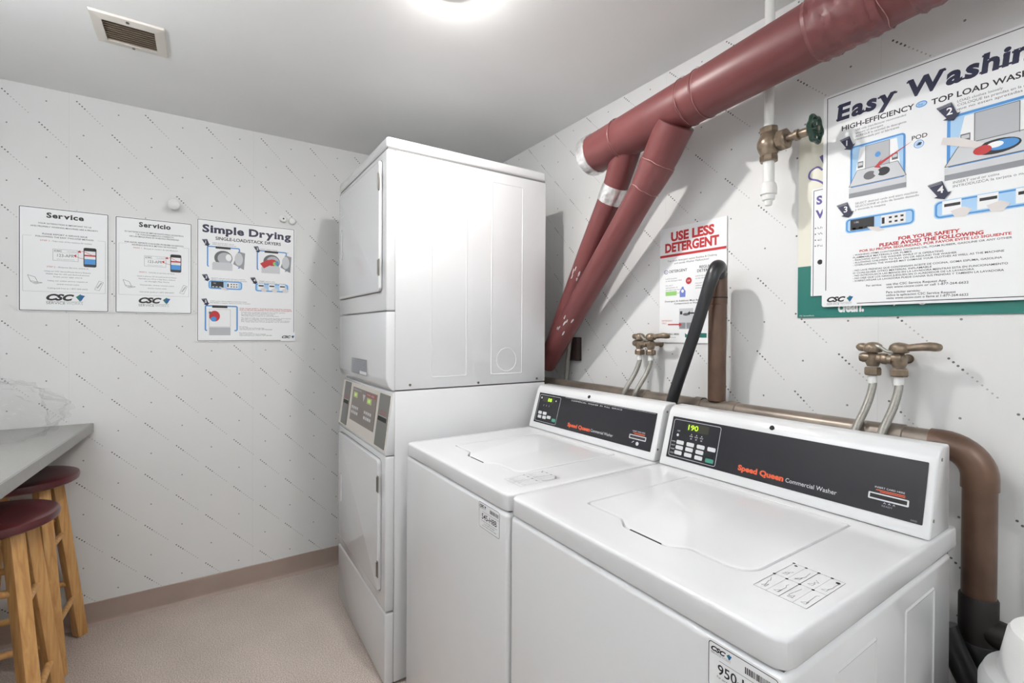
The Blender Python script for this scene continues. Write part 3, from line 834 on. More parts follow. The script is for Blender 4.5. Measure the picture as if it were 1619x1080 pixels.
# ---------------------------------------------------------------- maroon vent duct
def on(a, b, f): return Vector(a).lerp(Vector(b), f)
t = thing('vent_duct', 'large maroon painted round vent duct with two branches down behind the stacked dryer', 'duct', (1.30, -0.197, 1.975))
O = Vector((1.30, -0.197, 1.975))
DA = Vector((1.325, -0.197, 1.981)); DB = Vector((3.1, -0.197, 2.118))
def dp(x): return DA + (DB - DA) * ((x - DA.x) / (DB.x - DA.x))
def rel(pts): return [Vector(p) - O for p in pts]
tubeo('main_duct', rel([dp(1.325), dp(1.75), dp(2.2), dp(3.1)]), [0.073, 0.0735, 0.076, 0.077], M_maroon, t, 48)
tubeo('foil_end_cap', rel([dp(1.290), dp(1.292), dp(1.300), dp(1.312), dp(1.322), dp(1.332)]), [0.070, 0.0765, 0.0785, 0.0765, 0.0785, 0.0760], M_foil, t, 72, wob=0.035)
M_scuff = mat('scuffed tape edge', srgb(168, 124, 120), 0.4, noise_amt=0.3, noise_scale=60)
for x in (1.46, 1.745, 1.80):
    q = [dp(x - 0.0040), dp(x - 0.001), dp(x + 0.001), dp(x + 0.0040)]
    tubeo('duct_seam', rel(q), [0.0742, 0.0764, 0.0764, 0.0745], M_maroon, t, 48, caps=False)
def ragged_ring(name, f, rad, axis_dir, amp, parent, m):
    """thin torn tape edge: a narrow wavy ring around a duct"""
    bm = bmesh.new(); d = axis_dir.normalized(); n0 = Vector((0, 0, 1)); n0 = (n0 - d * n0.dot(d)).normalized(); b0 = d.cross(n0)
    N_ = 72; A_ = []; B_ = []
    for k in range(N_):
        a = 2 * PI * k / N_; w_ = amp * noise.noise(Vector((f.x * 9 + math.cos(a) * 1.6, math.sin(a) * 1.6, 3.1))) + 0.006 * math.sin(a)
        r_ = n0 * math.cos(a) + b0 * math.sin(a)
        A_.append(bm.verts.new(f + d * (w_ - 0.0009) + r_ * rad)); B_.append(bm.verts.new(f + d * (w_ + 0.0007) + r_ * (rad + 0.0006)))
    for k in range(N_): bm.faces.new((A_[k], A_[(k + 1) % N_], B_[(k + 1) % N_], B_[k]))
    return finish(name, bm, m, parent)
DD_ = DB - DA
for x, r_ in ((1.463, 0.0770), (1.748, 0.0772), (1.803, 0.0772), (2.262, 0.0800)):
    ragged_ring('torn_tape_edge', dp(x) - O, r_, DD_, 0.012, t, M_scuff)
for x0_, n_ in ((2.115, 17), (2.31, 12)):
    bm = bmesh.new()
    xs = [x0_ + k * 0.009 for k in range(n_)]
    tube(bm, rel([dp(x) for x in xs]), [0.0785 + 0.0022 * math.sin(k * 2.1) - (0.002 if k in (0, n_ - 1) else 0) for k in range(n_)], 56, False, 0, wob=0.045)
    finish('wrinkled_tape', bm, M_maroont, t, smooth=True)
# near branch
A0 = Vector((1.700, -0.200, 1.962)); A1 = Vector((1.583, -0.178, 1.822)); A2 = Vector((0.900, -0.112, 1.135))
tubeo('near_branch', rel([A0, on(A0, A1, .5), A1, on(A1, A2, .05), on(A1, A2, .5), A2]), [0.062, 0.060, 0.054, 0.050, 0.050, 0.050], M_maroon, t, 40)
tubeo('branch_tape', rel([on(A0, A1, .70), on(A0, A1, .76), on(A0, A1, .95), on(A1, A2, .03), on(A1, A2, .045)]), [0.0585, 0.0600, 0.0565, 0.0535, 0.0515], M_maroont, t, 40, wob=0.03, caps=False)
for f_, r_ in ((on(A0, A1, .70), 0.0605), (on(A1, A2, .045), 0.0535)): ragged_ring('torn_tape_edge', f_ - O, r_, A1 - A0, 0.008, t, M_scuff)
# far branch, bowed behind the near one
B0 = Vector((1.470, -0.180, 1.955)); B1 = Vector((1.385, -0.150, 1.845)); B2 = Vector((1.215, -0.128, 1.62)); B3 = Vector((0.93, -0.105, 1.17))
tubeo('far_branch', rel([B0, B1, B2, B3]), [0.052, 0.048, 0.045, 0.045], M_maroon, t, 40)
tubeo('foil_tape', rel([on(B0, B1, .96), on(B1, B2, .0) + (B2 - B1) * .03, on(B1, B2, .20), on(B1, B2, .22)]), [0.0490, 0.0505, 0.0495, 0.0475], M_foil, t, 40, wob=0.03, caps=False)
bm = bmesh.new()
for f, p0, p1, r_ in ((.18, B1, B2, .0), (.6, A1, A2, .0)): pass
rnd = random.Random(2)
for base_, dirv, rad_, f0 in ((B2, (B3 - B2), 0.0456, 0.12), (A1, (A2 - A1), 0.0506, 0.66)):
    d = dirv.normalized(); side = Vector((0.75, -0.55, 0.4)); side = (side - d * side.dot(d)).normalized(); b_ = d.cross(side)
    for k in range(7):
        c0 = base_ + dirv * (f0 + rnd.random() * 0.10); a = rnd.uniform(-.7, .7)
        pts = []
        for j in range(7):
            aa = a + 0.09 * math.cos(j * 0.9) * rnd.uniform(.5, 1.2); hh = 0.012 * math.sin(j * 0.9) * rnd.uniform(.5, 1.6)
            pts.append(bm.verts.new(c0 + d * hh + (side * math.cos(aa) + b_ * math.sin(aa)) * (rad_ + 0.0008) - O))
        try: bm.faces.new(pts)
        except ValueError: pass
finish('paint_chips', bm, M_foil, t)
# grey cable running down beside the far branch, behind the dryer
tag(tubeo('cable', smoothpath([(1.14, -0.055, 1.60), (1.11, -0.05, 1.52), (1.05, -0.045, 1.40), (1.0, -0.04, 1.28), (0.97, -0.04, 1.10), (0.96, -0.04, 0.9)]), 0.010, M_braid),
    'grey cable hanging down beside the maroon branches behind the dryer', 'cable')
tag(boxo('outlet_box', (0.955, -0.030, 1.150, 1.030, -0.001, 1.26), mat('dark outlet', srgb(48, 34, 32), .6), None, .003),
    'dark wall outlet box low behind the stacked dryer', 'outlet box')

# ---------------------------------------------------------------- drain pipes
PY = -0.08
t = thing('drain_pipe', 'brown drain pipe run along the wall behind the washers, turning down at the right', 'pipe', (2.0, PY, 1.035))
O = Vector((2.0, PY, 1.035))
def pz(x): return 1.0385 + (x - 0.9) * 0.0004
rp = 0.0285
tubeo('horizontal_pipe', rel([(1.745, PY, 1.037), (2.335, PY, 1.037)]), rp, M_copperg, t)
tubeo('horizontal_pipe_end', rel([(0.80, PY, 1.037), (1.745, PY, 1.037)]), rp - 0.001, M_copperg, t)
ex, er = 2.400, 0.062
arc = [(ex - er + er * math.sin(a), PY, 1.037 - er + er * math.cos(a)) for a in [PI / 2 * k / 10 for k in range(11)]]
tubeo('elbow', rel([(2.318, PY, 1.037)] + arc + [(ex, PY, 0.952)]), 0.0315, M_copper, t)
tubeo('vertical_pipe', rel([(ex, PY, 0.955), (ex, PY, 0.70)]), 0.0285, M_copper, t)
tubeo('pipe_tee', rel([(ex, PY, 0.722), (ex, PY, 0.718), (ex, PY, 0.56)]), [0.030, 0.0325, 0.0325], M_ironshade, t)
tubeo('tee_branch', rel([(ex, PY, 0.655), (ex + 0.30, PY, 0.63)]), 0.029, M_ironshade, t)
tubeo('lower_pipe', rel([(ex, PY, 0.565), (ex, PY, 0.0)]), 0.0285, M_ironshade, t)
tubeo('rubber_coupling', rel([(ex, PY, 0.625), (ex, PY, 0.62), (ex, PY, 0.59), (ex, PY, 0.585), (ex, PY, 0.55), (ex, PY, 0.545)]), [0.034, 0.037, 0.037, 0.035, 0.038, 0.034], M_black, t)
for x in (1.475, 1.715, 1.835, 2.255):
    bm = bmesh.new(); tube(bm, rel([(x - .016, PY, 1.037), (x - .014, PY, 1.037), (x + .014, PY, 1.037), (x + .016, PY, 1.037)]), [rp, rp + .003, rp + .003, rp], 24, False)
    finish('pipe_fitting', bm, M_copperg, t, smooth=True)
# standpipe
t = thing('standpipe', 'upright brown copper standpipe with a black drain hose hooked into its top', 'pipe', (1.775, PY, 1.06))
O = Vector((1.775, PY, 1.06))
tubeo('pipe', rel([(1.775, PY, 1.064), (1.775, PY, 1.46), (1.775, PY, 1.478)]), [0.0275, 0.0275, 0.0255], M_copper, t, caps=False)
tubeo('coupling', rel([(1.775, PY, 1.376), (1.775, PY, 1.378), (1.775, PY, 1.476), (1.775, PY, 1.478)]), [0.0275, 0.0295, 0.0295, 0.0275], M_copper, t, caps=False)
tubeo('zip_tie', rel([(1.775, PY, 1.396), (1.775, PY, 1.400)]), 0.0302, M_gap, t)
hp = smoothpath([(1.640, -0.152, 1.0), (1.662, -0.150, 1.073), (1.703, -0.150, 1.185), (1.745, -0.150, 1.297), (1.776, -0.148, 1.390), (1.795, -0.142, 1.455), (1.799, -0.124, 1.488), (1.792, -0.100, 1.490), (1.778, -0.083, 1.458)], 6)
rr_ = [0.0190 + 0.0050 * max(0, min(1, (k / len(hp) - .5) * 3)) * (1 if k < len(hp) * .88 else .8) for k in range(len(hp))]
tag(tubeo('drain_hose', hp, rr_, M_black), 'black rubber drain hose rising from behind the washers into the copper standpipe', 'hose')

# supply faucets: built once and copied
def faucet(label):
    t = thing('supply_faucet', label, 'faucet', (2.196, -0.06, 1.22), group='brass washer supply faucets')
    for i, x in enumerate((0.0, 0.054)):
        b = latheo('valve_body', [(0, -0.018), (0.012, -0.018), (0.016, -0.008), (0.016, 0.010), (0.011, 0.014), (0.010, 0.016), (0.019, 0.019), (0.021, 0.027), (0.0185, 0.036), (0.011, 0.042), (0, 0.044)], M_brass, t, 24, Matrix.Translation((x, 0, 0)))
        latheo('side_boss', [(0, -0.022), (0.010, -0.022), (0.0125, -0.016), (0.0125, 0.0), (0, 0.0)], M_brass, b, 20, Matrix.Translation((x - 0.004 + i * 0.012, -0.004, 0.004)) @ Matrix.Rotation(-PI / 2, 4, 'X' if False else 'Y') @ Matrix.Rotation(PI if i == 0 else 0, 4, 'X') @ Matrix.Rotation(0 if i == 0 else PI, 4, 'Y'))
        latheo('dome_screw', [(0.0055, 0), (0.0055, 0.003), (0, 0.005)], M_brass, b, 12, Matrix.Translation((x - 0.004, -0.0175, 0.029)) @ Matrix.Rotation(PI / 2, 4, 'X'))
        latheo('wall_pipe', [(0.008, 0), (0.008, 0.056), (0.012, 0.056), (0.012, 0.0595), (0.0, 0.0595)], M_brass, b, 18, Matrix.Translation((x, 0, 0.002)) @ Matrix.Rotation(-PI / 2, 4, 'X'))
        bm = bmesh.new()
        lathe(bm, [(0.0, -0.040), (0.0165, -0.040), (0.0185, -0.037), (0.0185, -0.024), (0.0165, -0.020), (0.0, -0.020)], 8, Matrix.Translation((x, 0, 0)))
        bmesh.ops.recalc_face_normals(bm, faces=bm.faces)
        finish('hose_nut', bm, M_brass, t)
    tubeo('crossbar', [(0.012, -0.006, 0.004), (0.042, -0.006, 0.000)], 0.011, M_brass, t, 16)
    tubeo('crossbar_ring', [(0.020, -0.006, 0.003), (0.023, -0.006, 0.003), (0.031, -0.006, 0.002), (0.034, -0.006, 0.002)], [0.011, 0.0135, 0.0135, 0.011], M_brass, t, 16)
    tubeo('lever', smoothpath([(0.006, -0.010, 0.036), (0.022, -0.014, 0.030), (0.034, -0.016, 0.022), (0.046, -0.014, 0.020), (0.056, -0.010, 0.024)], 5), 0.004, mat('worn steel', srgb(170, 168, 160), .3, metal=.7), t, 10)
    tubeo('handle', [(0.060, 0, 0.030), (0.066, 0, 0.030), (0.074, 0, 0.031), (0.098, 0, 0.034), (0.112, 0.0, 0.035), (0.120, 0.006, 0.034), (0.124, 0.016, 0.033)], [0.013, 0.012, 0.0088, 0.0095, 0.0105, 0.0105, 0.009], M_brass, t, 16)
    tubeo('end_knob', [(-0.014, 0, 0.029), (-0.022, 0, 0.030), (-0.030, 0, 0.030), (-0.036, 0, 0.030)], [0.010, 0.011, 0.010, 0.004], M_brass, t, 16)
    return t
def copy_tree(o, parent=None):
    c = o.copy(); COL.objects.link(c)
    if parent is not None:
        c.parent = parent
    for ch in list(o.children): copy_tree(ch, c)
    return c
f1 = faucet('brass twin supply faucet above the nearest washer, below the green sign')
f2 = copy_tree(f1); f2['label'] = 'brass twin supply faucet left of the black drain hose, under the detergent poster'
f2.location = (1.432, -0.06, 1.238)
def hoses(fx, fz, lab, grp, k):
    for i, x in enumerate((0.0, 0.054)):
        X = fx + x
        p = smoothpath([(X, -0.060, fz - 0.040), (X + 0.001, -0.064, fz - 0.070), (X - 0.003, -0.085, fz - 0.115), (X - 0.012, -0.121, fz - 0.170), (X - 0.021, -0.128, fz - 0.21), (X - 0.026, -0.130, fz - 0.30)], 6)
        h = thing('supply_hose', lab[i], 'hose', (X, -0.060, fz - 0.040), group=grp)
        o_ = Vector((X, -0.060, fz - 0.040))
        tubeo('hose', [q - o_ for q in p], 0.0088, M_braid, h, 14)
        tubeo('ferrule', [(0, 0, 0), (0, -0.0005, -0.014), (0, -0.0015, -0.022)], [0.0098, 0.0105, 0.0096], M_plastic, h, 14)
hoses(2.196, 1.22, ['grey supply hose under the left valve of the faucet above the nearest washer', 'grey supply hose under the right valve of the faucet above the nearest washer'], 'grey supply hoses', 0)
hoses(1.432, 1.238, ['grey supply hose under the left valve of the faucet by the detergent poster', 'grey supply hose under the right valve of the faucet by the detergent poster'], 'grey supply hoses', 1)

# white riser with brass globe valve
VY = -0.088; VX = 1.942
t = thing('water_shutoff_valve', 'white painted riser pipe with brass globe valve and green handwheel', 'valve', (VX, VY, 1.84))
O = Vector((VX, VY, 1.84))
tubeo('upper_pipe', rel([(VX, VY, H - 0.001), (VX, VY, 1.885)]), 0.0135, M_wpipe, t)
tubeo('upper_fitting', rel([(VX, VY, 2.19), (VX, VY, 2.188), (VX, VY, 2.155), (VX, VY, 2.153)]), [0.0135, 0.018, 0.018, 0.0135], M_wpipe, t)
latheo('valve_body', [(0, -0.040), (0.022, -0.040), (0.023, -0.030), (0.027, -0.022), (0.0315, -0.008), (0.0315, 0.006), (0.026, 0.020), (0.021, 0.030), (0, 0.030)], M_brass, t, 24)
for z in (0.030, -0.052):
    bm = bmesh.new(); lathe(bm, [(0, z), (0.0235, z), (0.025, z + 0.003), (0.025, z + 0.016), (0.0235, z + 0.018), (0, z + 0.018)], 8)
    bmesh.ops.recalc_face_normals(bm, faces=bm.faces); finish('hex_collar', bm, M_brass, t)
XA = Matrix.Rotation(PI / 2, 4, 'Y')
bm = bmesh.new(); lathe(bm, [(0.017, 0.0), (0.020, 0.028), (0.0, 0.028)], 16, XA)
lathe(bm, [(0, 0.030), (0.028, 0.030), (0.030, 0.034), (0.030, 0.050), (0.026, 0.054), (0, 0.054)], 8, XA)
lathe(bm, [(0, 0.05), (0.012, 0.052), (0.011, 0.074), (0.0155, 0.075), (0.0155, 0.084), (0.010, 0.086), (0.012, 0.090), (0.012, 0.108), (0.006, 0.112), (0.006, 0.136), (0, 0.136)], 12, XA)
bmesh.ops.recalc_face_normals(bm, faces=bm.faces); finish('bonnet', bm, M_brass, t, smooth=True)
bm = bmesh.new()
n = 60
ringv = []
for k in range(n):
    a = 2 * PI * k / n; rr0 = 0.0335 + 0.0030 * math.cos(6 * a)
    ringv.append(Vector((0.126, rr0 * math.cos(a), rr0 * math.sin(a))))
m_ = []
for k in range(n):
    a = 2 * PI * k / n; c0 = ringv[k]; rad_dir = Vector((0, math.cos(a), math.sin(a)))
    m_.append([bm.verts.new(c0 + rad_dir * 0.0058 * math.cos(b) + Vector((1, 0, 0)) * 0.0062 * math.sin(b)) for b in [2 * PI * j / 8 for j in range(8)]])
for k in range(n):
    for j in range(8): bm.faces.new((m_[k][j], m_[(k + 1) % n][j], m_[(k + 1) % n][(j + 1) % 8], m_[k][(j + 1) % 8]))
for k in range(6):
    a = PI / 3 * k + PI / 6
    tube(bm, [(0.124, 0.006 * math.cos(a), 0.006 * math.sin(a)), (0.126, 0.031 * math.cos(a), 0.031 * math.sin(a))], 0.0042, 8)
lathe(bm, [(0, 0.116), (0.0095, 0.116), (0.0095, 0.134), (0, 0.136)], 12, XA)
bmesh.ops.recalc_face_normals(bm, faces=bm.faces)
finish('handwheel', bm, M_green, t, smooth=True)
tubeo('lower_pipe', rel([(VX, VY, 1.795), (VX, VY, 1.70)]), 0.0155, M_wpipe, t)
latheo('pipe_cap', [(0, -0.180), (0.009, -0.180), (0.011, -0.172), (0.011, -0.166), (0.017, -0.164), (0.018, -0.150), (0.0225, -0.148), (0.0235, -0.132), (0.0205, -0.118), (0.0155, -0.112), (0, -0.112)], M_wpipe, t, 20)

# ---------------------------------------------------------------- posters
def qr_stub(P, x, y, s, lv=1): pass      # QR codes are left out

def arrow_tag(P, x, y, s, num, lv=2):
    """navy arrow flag with a white numeral, pointing down right"""
    P.poly([(x, y + s * .9), (x + s * .62, y + s * 1.0), (x + s * .85, y + s * .35), (x + s * 1.0, y + s * .38), (x + s * .72, y), (x + s * .28, y + s * .16), (x + s * .42, y + s * .22)], M_navy, lv)
    P.text(num, x + s * .42, y + s * .38, s * .36, M_white, lv=lv + 1, bold=0.02)
    for k in range(3): P.line([(x + s * .05, y + s * (.93 - .07 * k)), (x + s * .60, y + s * (1.01 - .07 * k))], s * .02, M_lgrey, lv + 1)

def washer_pic(P, x, y, w, h, kind, lv=2):
    """open-lidded washer drawing over a blue glow"""
    P.rr(x + w * .02, y + h * .18, x + w * .98, y + h * 1.02, w * .07, M_lblue, lv)
    P.frame(x + w * .02, y + h * .18, x + w * .98, y + h * 1.02, w * .035, M_blue, lv + 1, r=w * .07)
    P.poly([(x + w * .08, y + h * .22), (x + w * .92, y + h * .22), (x + w * .84, y + h * .96), (x + w * .20, y + h * .96)], M_paper, lv + 1)
    P.poly([(x + w * .30, y + h * .50), (x + w * .72, y + h * .50), (x + w * .72, y + h * .96), (x + w * .30, y + h * .96)], M_lgrey, lv + 2)
    P.line([(x + w * .30, y + h * .50), (x + w * .30, y + h * .96), (x + w * .72, y + h * .96), (x + w * .72, y + h * .50)], w * .008, M_grey, lv + 3)
    P.poly([(x, y + h * .22), (x + w, y + h * .22), (x + w * .86, y + h * .52), (x + w * .15, y + h * .52)], M_silver, lv + 3)
    P.line([(x, y + h * .22), (x + w * .15, y + h * .52), (x + w * .86, y + h * .52), (x + w, y + h * .22), (x, y + h * .22)], w * .010, M_grey, lv + 4)
    P.poly([(x, y), (x + w, y), (x + w, y + h * .20), (x, y + h * .20)], M_mgrey, lv + 2)
    P.poly([(x, y + h * .09), (x + w, y + h * .09), (x + w, y + h * .20), (x, y + h * .20)], M_silver, lv + 3)
    P.rect(x + w * .16, y + h * .56, x + w * .26, y + h * .68, M_grey, lv + 3); P.rect(x + w * .76, y + h * .56, x + w * .86, y + h * .68, M_grey, lv + 3)
    P.rect(x + w * .17, y + h * .60, x + w * .25, y + h * .66, M_silver, lv + 4); P.rect(x + w * .77, y + h * .60, x + w * .85, y + h * .66, M_silver, lv + 4)
    if kind == 1:
        P.disc(x + w * .38, y + h * .37, w * .11, M_grey, lv + 4, ry=h * .08); P.disc(x + w * .62, y + h * .39, w * .11, M_ink, lv + 4, ry=h * .08)
        P.disc(x + w * .50, y + h * .39, w * .05, M_silver, lv + 5, ry=h * .05)
        P.disc(x + w * .52, y + h * .74, w * .05, M_blue, lv + 4, ry=h * .05)
        P.poly([(x + w * .46, y + h * .50), (x + w * .58, y + h * .46), (x + w * .55, y + h * .52), (x + w * 1.10, y + h * .82), (x + w * .56, y + h * .58), (x + w * .60, y + h * .64)], M_red, lv + 6)
    else:
        P.disc(x + w * .52, y + h * .37, w * .22, M_ink, lv + 4, ry=h * .11)
        P.disc(x + w * .57, y + h * .38, w * .15, M_blue, lv + 5, ry=h * .075); P.disc(x + w * .50, y + h * .40, w * .08, M_paper, lv + 6, ry=h * .045)
        P.disc(x + w * .38, y + h * .36, w * .09, M_red, lv + 7, ry=h * .07)
        P.poly([(x + w * .34, y + h * .40), (x + w * .40, y + h * .46), (x + w * .12, y + h * .66), (x - w * .02, y + h * .70), (x - w * .04, y + h * .60)], M_skin, lv + 7)

def panel_pic(P, x, y, w, h, lv=2):
    P.rr(x, y, x + w, y + h, h * .25, M_lblue, lv); P.frame(x + h * .05, y + h * .05, x + w - h * .05, y + h * .95, h * .09, M_blue, lv + 1, r=h * .24)
    P.rect(x + w * .08, y + h * .16, x + w * .44, y + h * .88, M_ink, lv + 2)
    P.rect(x + w * .54, y + h * .18, x + w * .88, y + h * .84, M_white, lv + 2); P.rect(x + w * .55, y + h * .3, x + w * .59, y + h * .7, M_ink, lv + 3)
    for r_ in range(2):
        for c_ in range(3):
            P.rect(x + w * (.65 + .08 * c_), y + h * (.30 + .28 * r_), x + w * (.69 + .08 * c_), y + h * (.42 + .28 * r_), M_ink, lv + 3)
            P.rect(x + w * (.11 + .10 * c_), y + h * (.22), x + w * (.17 + .10 * c_), y + h * (.32), M_white, lv + 3)
    P.text('1:06', x + w * .14, y + h * .62, h * .12, M_silver, lv=lv + 3)
    P.poly([(x + w * .33, y + h * .28), (x + w * .50, y + h * .16), (x + w * .60, y - h * .10), (x + w * .50, y - h * .14), (x + w * .38, y + h * .06)], M_skin, lv + 4)

def card_pic(P, x, y, w, h, lv=2):
    P.rr(x, y, x + w, y + h, h * .25, M_lblue, lv); P.frame(x + h * .05, y + h * .05, x + w - h * .05, y + h * .95, h * .09, M_blue, lv + 1, r=h * .24)
    for k in range(3):
        x0 = x + w * (.08 + .32 * k); P.rect(x0, y + h * .2, x0 + w * .18, y + h * .95, M_paper, lv + 2)
        P.rect(x0 + w * .02, y + h * .62, x0 + w * .17, y + h * .78, M_ink, lv + 3)
        P.poly([(x0 + w * .08, y + h * .35), (x0 + w * .20, y + h * .5), (x0 + w * .28, y + h * .3), (x0 + w * .22, y - h * .05), (x0 + w * .12, y + h * .0)], M_skin, lv + 4)

def poster(name, label, loc, rot, w, h, m=None, border=None, r=0.006, cat='poster', th=0.0015):
    t = thing(name, label, cat, loc, rot)
    s = sheet('board', w, h, th, m or M_paper, t, r)
    if border:
        P = Print(); P.frame(border, border, w - border, h - border, 0.0024, M_ink, 1, r=0.004); P.build('border_line', t, (0, 0, th))
    return t

# service notices (English and Spanish)
def service(label, y0, z0, w, h, es):
    t = poster('service_notice', label, (0.0035, y0, z0), ROT_B, w, h, border=0.003)
    t['group'] = 'service notices'
    P = Print(); u = w / 0.283
    c = w / 2
    P.serif('Servicio' if es else 'Service', c - .0575 * u, 0.3885, 0.0195, M_ink, 0.116 * u)
    P.build('heading', t, (0, 0, 0.0015))
    P = Print()
    if es: L = [('SU SATISFACCION ES IMPORTANTE PARA NOSOTROS', .338 + .022, .215), ('Y EL FUNCIONAMIENTO CORRECTO', .338 + .012, .14), ('DE LAS MAQUINAS ES NUESTRA PRIORIDAD', .338 + .002, .18), ('POR FAVOR, REPORTE CUALQUIER PROBLEMA DE SERVICIO', .313, .215), ('SIGUIENDO ESTE FACIL METODO DE DOS PASOS', .303, .165)]
    else: L = [('YOUR SATISFACTION IS IMPORTANT TO US', .360, .165), ('AND PROPERLY WORKING MACHINES ARE A PRIORITY', .347, .210), ('PLEASE REPORT A SERVICE ISSUE', .317, .140), ('FOLLOWING THE EASY TWO-STEP METHOD', .306, .180)]
    for s, y, ww in L: P.text(s, c, y, 0.0058, M_ink, 'C', w=ww * u, bold=0.008)
    P.line([(0.014 * u, 0.309), (0.040 * u, 0.309)], 0.0006, M_mgrey); P.line([(0.245 * u, 0.309), (0.270 * u, 0.309), (0.270 * u, 0.082), (0.014 * u, 0.082), (0.014 * u, 0.309)], 0.0007, M_mgrey)
    P.text('PASO 1' if es else 'STEP 1', 0.065 * u, 0.290, 0.0055, M_red, w=0.028 * u)
    P.text('- Busque el numero de identificacion' if es else '- Take note of the machine ID number', 0.097 * u, 0.290, 0.0050, M_grey, w=0.130 * u)
    P.text('PASO 2' if es else 'STEP 2', 0.085 * u, 0.183, 0.0055, M_red, w=0.026 * u)
    P.text('- Solicite el servicio en linea' if es else '- Request Service online at', 0.115 * u, 0.183, 0.0050, M_grey, w=0.100 * u)
    for k, (s, ww) in enumerate([('Usando la aplicacion CSC ServiceWorks Service Request' if es else 'Using our CSC ServiceWorks Service Request', .145), ('disponible para iOS en el App Store y Android' if es else 'Mobile App for iOS and Android phones', .135), ('en Google Play Store' if es else 'from your app store', .09)]):
        P.text(s, 0.150 * u, 0.165 - k * 0.011, 0.0048, M_grey, 'C', w=ww * u)
    for k, (s, ww) in enumerate([('Visitando www.cscsw.com' if es else 'Using our online service request at', .125), ('www.cscsw.com', .07), ('Llamando gratis al 1-877-264-6622' if es else 'Calling toll free at 1-877-264-6622', .125)]):
        P.text(s, 0.150 * u, 0.126 - k * 0.0135 - (0.004 if k == 2 else 0), 0.0048, M_grey, 'C', w=ww * u)
    P.build('body_text', t, (0, 0, 0.0015))
    P = Print()
    x, y = 0.103 * u, 0.213
    P.frame(x, y, x + 0.080 * u, y + 0.048, 0.001, M_mgrey, 1); P.line([(x, y + .034), (x + .08 * u, y + .034)], 0.0006, M_mgrey)
    P.text('CSC', x + 0.004, y + 0.0375, 0.006, M_ink, w=0.024 * u, bold=.02); P.text('123-APR', x + 0.014 * u, y + 0.016, 0.012, M_grey, w=0.052 * u)
    P.text('www.cscsw.com', x + 0.012 * u, y + 0.005, 0.004, M_mgrey, w=0.055 * u); P.text('Installed', x + 0.046 * u, y + .0385, 0.004, M_mgrey, w=0.028 * u)
    px, py = 0.199 * u, 0.193
    P.rr(px, py, px + 0.042 * u, py + 0.082, 0.006, M_ink, 1); P.rect(px + 0.003, py + 0.012, px + 0.039 * u, py + 0.068, M_white, 2)
    P.rect(px + 0.003, py + 0.012, px + 0.039 * u, py + 0.034, M_blue, 3); P.rect(px + 0.003, py + 0.046, px + 0.039 * u, py + 0.052, M_red, 3)
    P.line([(x + 0.078 * u, y + .040), (px, py + .066), (px + .03 * u, py + .050)], 0.0016, M_red, 4); P.line([(x + 0.068 * u, y + .024), (px - .012, py + .036), (px, py + .034)], 0.0016, M_red, 4)
    P.poly([(x + .076 * u, y + .042), (x + .086 * u, y + .049), (x + .088 * u, y + .038)], M_red, 4); P.poly([(x + .064 * u, y + .026), (x + .074 * u, y + .030), (x + .072 * u, y + .017)], M_red, 4)
    P.build('phone_illustration', t, (0, 0, 0.0015)); P = Print()
    # laptop and phone line drawings
    P.line([(0.028 * u, 0.148), (0.050 * u, 0.140), (0.058 * u, 0.120), (0.036 * u, 0.124), (0.028 * u, 0.148)], 0.0012, M_grey)
    P.line([(0.036 * u, 0.122), (0.050 * u, 0.112), (0.072 * u, 0.118), (0.058 * u, 0.120)], 0.0012, M_grey); P.line([(0.046 * u, 0.118), (0.060 * u, 0.117)], 0.002, M_mgrey)
    P.build('laptop_illustration', t, (0, 0, 0.0015)); P = Print()
    P.line([(0.235 * u, 0.098), (0.250 * u, 0.094), (0.264 * u, 0.130), (0.250 * u, 0.136), (0.235 * u, 0.098)], 0.0012, M_mgrey); P.line([(0.243 * u, 0.104), (0.258 * u, 0.128)], 0.005, M_lgrey)
    P.build('handset_illustration', t, (0, 0, 0.0015))
    P = Print(); csc_logo(P, 0.083 * u, 0.048, 0.0235 if not es else 0.0225); P.build('logo', t, (0, 0, 0.0015))
    return t
service('white wall notice headed Service, nearest the counter end', -2.104, 1.356, 0.283, 0.429, False)
service('white wall notice headed Servicio, in the middle of the three notices', -1.802, 1.356, 0.281, 0.427, True)

